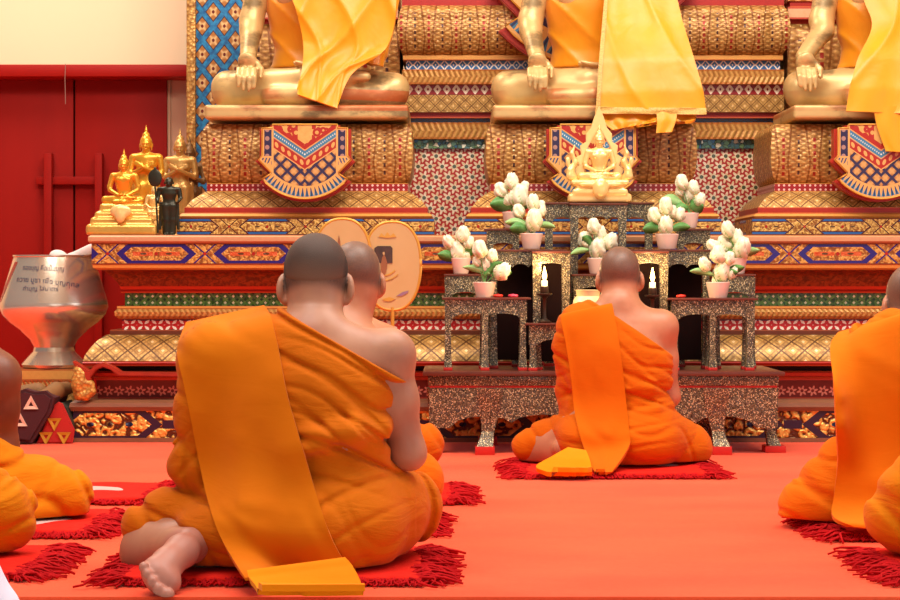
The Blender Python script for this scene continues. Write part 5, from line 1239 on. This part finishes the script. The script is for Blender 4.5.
# monk before the altar
X4 = P(617, 0, 6.74).x
def L4(px, py, dy): p = P(px, py, 6.74+dy); return (p.x-X4, dy, p.z-Zm)
J4 = dict(head=L4(619.5, 277, .07), pitch=.22, hk=.93, neck=L4(619, 305, .03), shR=L4(661, 327, .02), shL=L4(581, 328, .02), elR=L4(669, 396, .05), elL=L4(573, 394, .07), wrR=(.05, .28, .33), wrL=(-.05, .28, .33), kL=L4(536, 449, .10), kR=L4(686, 448, .10), aL=L4(572, 455, -.03), arm=.86, aR=(-.02, .27, .05), footL=(L4(560, 449, -.07), L4(578, 446, .12), (0, -.3, 1), .8, 1))
def rx4(r):
    r.cap((-.08, .02, .105), L4(545, 442, .09), .118, .074, .04); r.cap(L4(545, 440, .08), L4(526, 447, .08), .055, .052, .03)
    r.cap((.08, .0, .11), L4(680, 447, .08), .11, .078, .05); r.cap((-.12, -.06, .08), (.12, -.06, .08), .085, .085, .05)
    r.cap(L4(576, 330, .0), L4(567, 348, .02), .045, .050, .03)
    for q in ((408, 636, 672, -.10), (386, 630, 670, -.10)): r.chain([L4(q[1], q[0]+3, -.105), L4((q[1]+q[2])/2, q[0], -.095), L4(q[2]-3, q[0]-4, -.02)], [.009, .012, .009], .03)
m4, b4, ro4 = monk('monk', (X4, 6.74, Zm), 'bald monk seated alone before the altar tables, bright orange robe', G, M['skin_mid'], M['robe_bright'], J4, .0048, 5, cutA=L4(600, 306, 0), cutB=L4(668, 352, 0), robe_extra=rx4, hem=True, foldamp=.62, wh=.93)
tr = wbvh([ro4, b4])
sheet('shoulder_sash', [((565, 313), (611, 303), 6.82), ((561, 318), (613, 307), 6.745), ((566, 345), (618, 335), 6.66), ((571, 378), (623, 370), 6.63), ((574, 408), (626, 400), 6.62), ((580, 436), (629, 430), 6.58), ((588, 458), (629, 446), 6.50), ((597, 477), (612, 472), 6.44)], tr, 6.6, M['sash_bright'], m4, .012, .010, 26, 44, .003, 1.0, 24, zmin=.03, seed=6)
sheet('sash_end', [((568, 447), (586, 450), 6.54), ((552, 456), (590, 460), 6.46), ((536, 466), (592, 470), 6.42), ((548, 472), (592, 474), 6.40), ((574, 479), (588, 478), 6.38)], None, 6.5, M['lining'], m4, .0, .016, 22, 20, .006, 1.0, 0, zmin=.034, seed=7)
# right monk with the folded sash
X5 = P(916, 0, 5.16).x
def L5(px, py, dy): p = P(px, py, 5.16+dy); return (p.x-X5, dy, p.z-Zm)
J5 = dict(head=L5(913, 304, .08), pitch=.3, hk=.96, neck=L5(917, 345, .03), shL=L5(874, 362, .02), shR=(.165, .02, .50), elL=L5(878, 450, .03), wrL=(-.06, .28, .33), wrR=(.05, .28, .33), kL=L5(813, 509, .05), aL=(-.02, .2, .05))
def rx5(r):
    r.cap((-.05, .0, .12), L5(830, 494, .05), .11, .08, .05); r.cap(L5(842, 458, .02), L5(808, 512, .03), .055, .062, .04); r.cap(L5(845, 480, .0), L5(835, 505, -.02), .08, .07, .05)
m5, b5, ro5 = monk('monk', (X5, 5.16, Zm), 'monk at the right edge, bald head cut by the frame, broad folded sash', G, M['skin_mid'], M['robe_mid'], J5, .006, 6, robe_extra=rx5, cutA=(-.03, 0, .56), cutB=(.2, 0, .42), foldamp=.8)
tr = wbvh([ro5, b5])
sheet('shoulder_sash', [((838, 332), (905, 312), 5.28), ((830, 347), (908, 318), 5.16), ((834, 385), (915, 360), 5.02), ((836, 420), (918, 400), 5.0), ((838, 460), (925, 450), 4.98), ((834, 495), (930, 490), 4.95), ((833, 516), (932, 520), 4.93), ((855, 527), (932, 533), 4.92)], tr, 5.0, M['sash_mid'], m5, .022, .010, 30, 50, .006, 1.4, 60, zmin=.03, seed=9)
# lower right monk: only his knee and sleeve are in view
X6 = P(1034, 0, 4.48).x
def rx6(r): r.cap((-.14, 0, .13), (-.25, .02, .145), .12, .085, .06); r.cap((-.25, .02, .145), (-.275, .02, .07), .085, .065, .05)
monk('monk', (X6, 4.48, Zm), 'monk at the lower right corner, only his mustard robed knee in view', G, M['skin_mid'], M['robe_gold'], dict(head=(0, .1, .70), kL=(-.29, .06, .09), aL=(.06, .2, .045)), .0065, 7, robe_extra=rx6)
# left monks
X7 = P(-64, 0, 5.22).x
def L7(px, py, dy): p = P(px, py, 5.22+dy); return (p.x-X7, dy, p.z-Zm)
def rx7(r): r.cap((.08, .04, .11), L7(40, 488, .07), .09, .075, .05); r.cap(L7(40, 488, .07), L7(66, 494, .04), .072, .062, .04)
J7 = dict(shR=L7(-3, 376, .02), elR=L7(2, 446, .06), wrR=(.06, .29, .33), kR=L7(58, 500, .05), aR=L7(10, 516, -.06), head=(0, .12, .69), footR=(L7(22, 516, -.10), L7(-50, 518, -.06), (0, 0, 1), .9, -1))
monk('monk', (X7, 5.22, Zm), 'dark-skinned monk at the left edge, bare right arm and bent knee in view', G, M['skin_dark'], M['robe_gold'], J7, .006, 8, robe_extra=rx7, hem=None, foldamp=1.25, cutA=(-.05, 0, .47), cutB=(.13, 0, .27))
X8 = P(-128, 0, 4.50).x
def rx8(r): r.cap((.12, 0, .12), (.27, .03, .12), .12, .075, .06)
monk('monk', (X8, 4.50, Zm), 'monk at the lower left corner, only the tip of his robed knee in view', G, M['skin_tan'], M['robe_gold'], dict(kR=(.285, .05, .085), aR=(-.05, .26, .05)), .0065, 9, robe_extra=rx8)
# white cloth at the lower left corner
s = Solid(); q = P(-14, 640, 3.7); s.cap((q.x+.0, 3.75, .03), (q.x-.05, 3.75, .105), .052, .046, .04); s.cap((q.x-.05, 3.75, .105), (q.x-.13, 3.75, .14), .05, .05, .04); s.cap((q.x-.13, 3.75, .14), (q.x-.2, 3.8, .05), .06, .07, .05); s.cap((q.x-.05, 3.75, .03), (q.x-.25, 3.8, .03), .05, .05, .05)
s.disp(lambda x, y, z: .004*np.sin(40*x+25*z), .005); s.half((0, 0, -1), (0, 0, -.004)); wc = solid_obj('white_cloth', s, .005, M['white_cloth']); tag(wc, 'bundle of white cloth at the lower left corner of the picture', 'cloth')
# ------------------------------------------------------------------ light, camera
def area(name, loc, to, sx, sy, en, col):
    l = bpy.data.lights.new(name, 'AREA'); l.shape = 'RECTANGLE'; l.size = sx; l.size_y = sy; l.energy = en; l.color = col
    o = bpy.data.objects.new(name, l); COL.objects.link(o); o.location = loc; o.rotation_euler = (Vector(to)-Vector(loc)).to_track_quat('-Z', 'Y').to_euler(); return o
area('ceiling_and_fill_light', (-1.2, 3.6, 5.0), (-1.0, 4.4, 0), 3.0, 3.0, 265, (1, .975, .92))
area('ceiling_and_fill_light', (2.2, 5.4, 5.0), (2.0, 5.8, 0), 2.5, 2.5, 190, (1, .97, .91))
area('doorway_daylight', (1.5, -3.0, 1.9), (.3, 7, .9), 5.0, 2.8, 62, (.94, .97, 1.0))
area('side_window_daylight', (5.6, 3.0, 2.0), (0, 5.5, .3), 3.0, 2.2, 55, (.86, .9, 1.0))
area('ceiling_and_fill_light', (-2.6, 8.4, 5.0), (-2.4, 8.9, 0), 1.6, 1.6, 165, (1, .95, .86))  # added fill that brightens the back wall, no known fixture
area('altar_lamp', (.6, 5.6, 4.3), (.5, 8.6, 1.5), 2.2, .6, 115, (1, .92, .78))
w = bpy.data.worlds.new('hall_air'); SC.world = w; w.use_nodes = True; w.node_tree.nodes['Background'].inputs[0].default_value = (.94, .97, 1.0, 1); w.node_tree.nodes['Background'].inputs[1].default_value = .24
cd = bpy.data.cameras.new('camera'); cam = bpy.data.objects.new('camera', cd); COL.objects.link(cam); SC.camera = cam
cam.location = (0, 0, CH); cam.rotation_euler = (PI/2, 0, 0); cd.sensor_width = 36; cd.lens = 36*F/900; cd.shift_y = -(300-HY)/900; cd.clip_start = .05
SC.view_settings.view_transform = 'Standard'; SC.view_settings.look = 'None'; SC.view_settings.exposure = -0.22; SC.view_settings.gamma = 1.0; SC.view_settings.use_curve_mapping = False
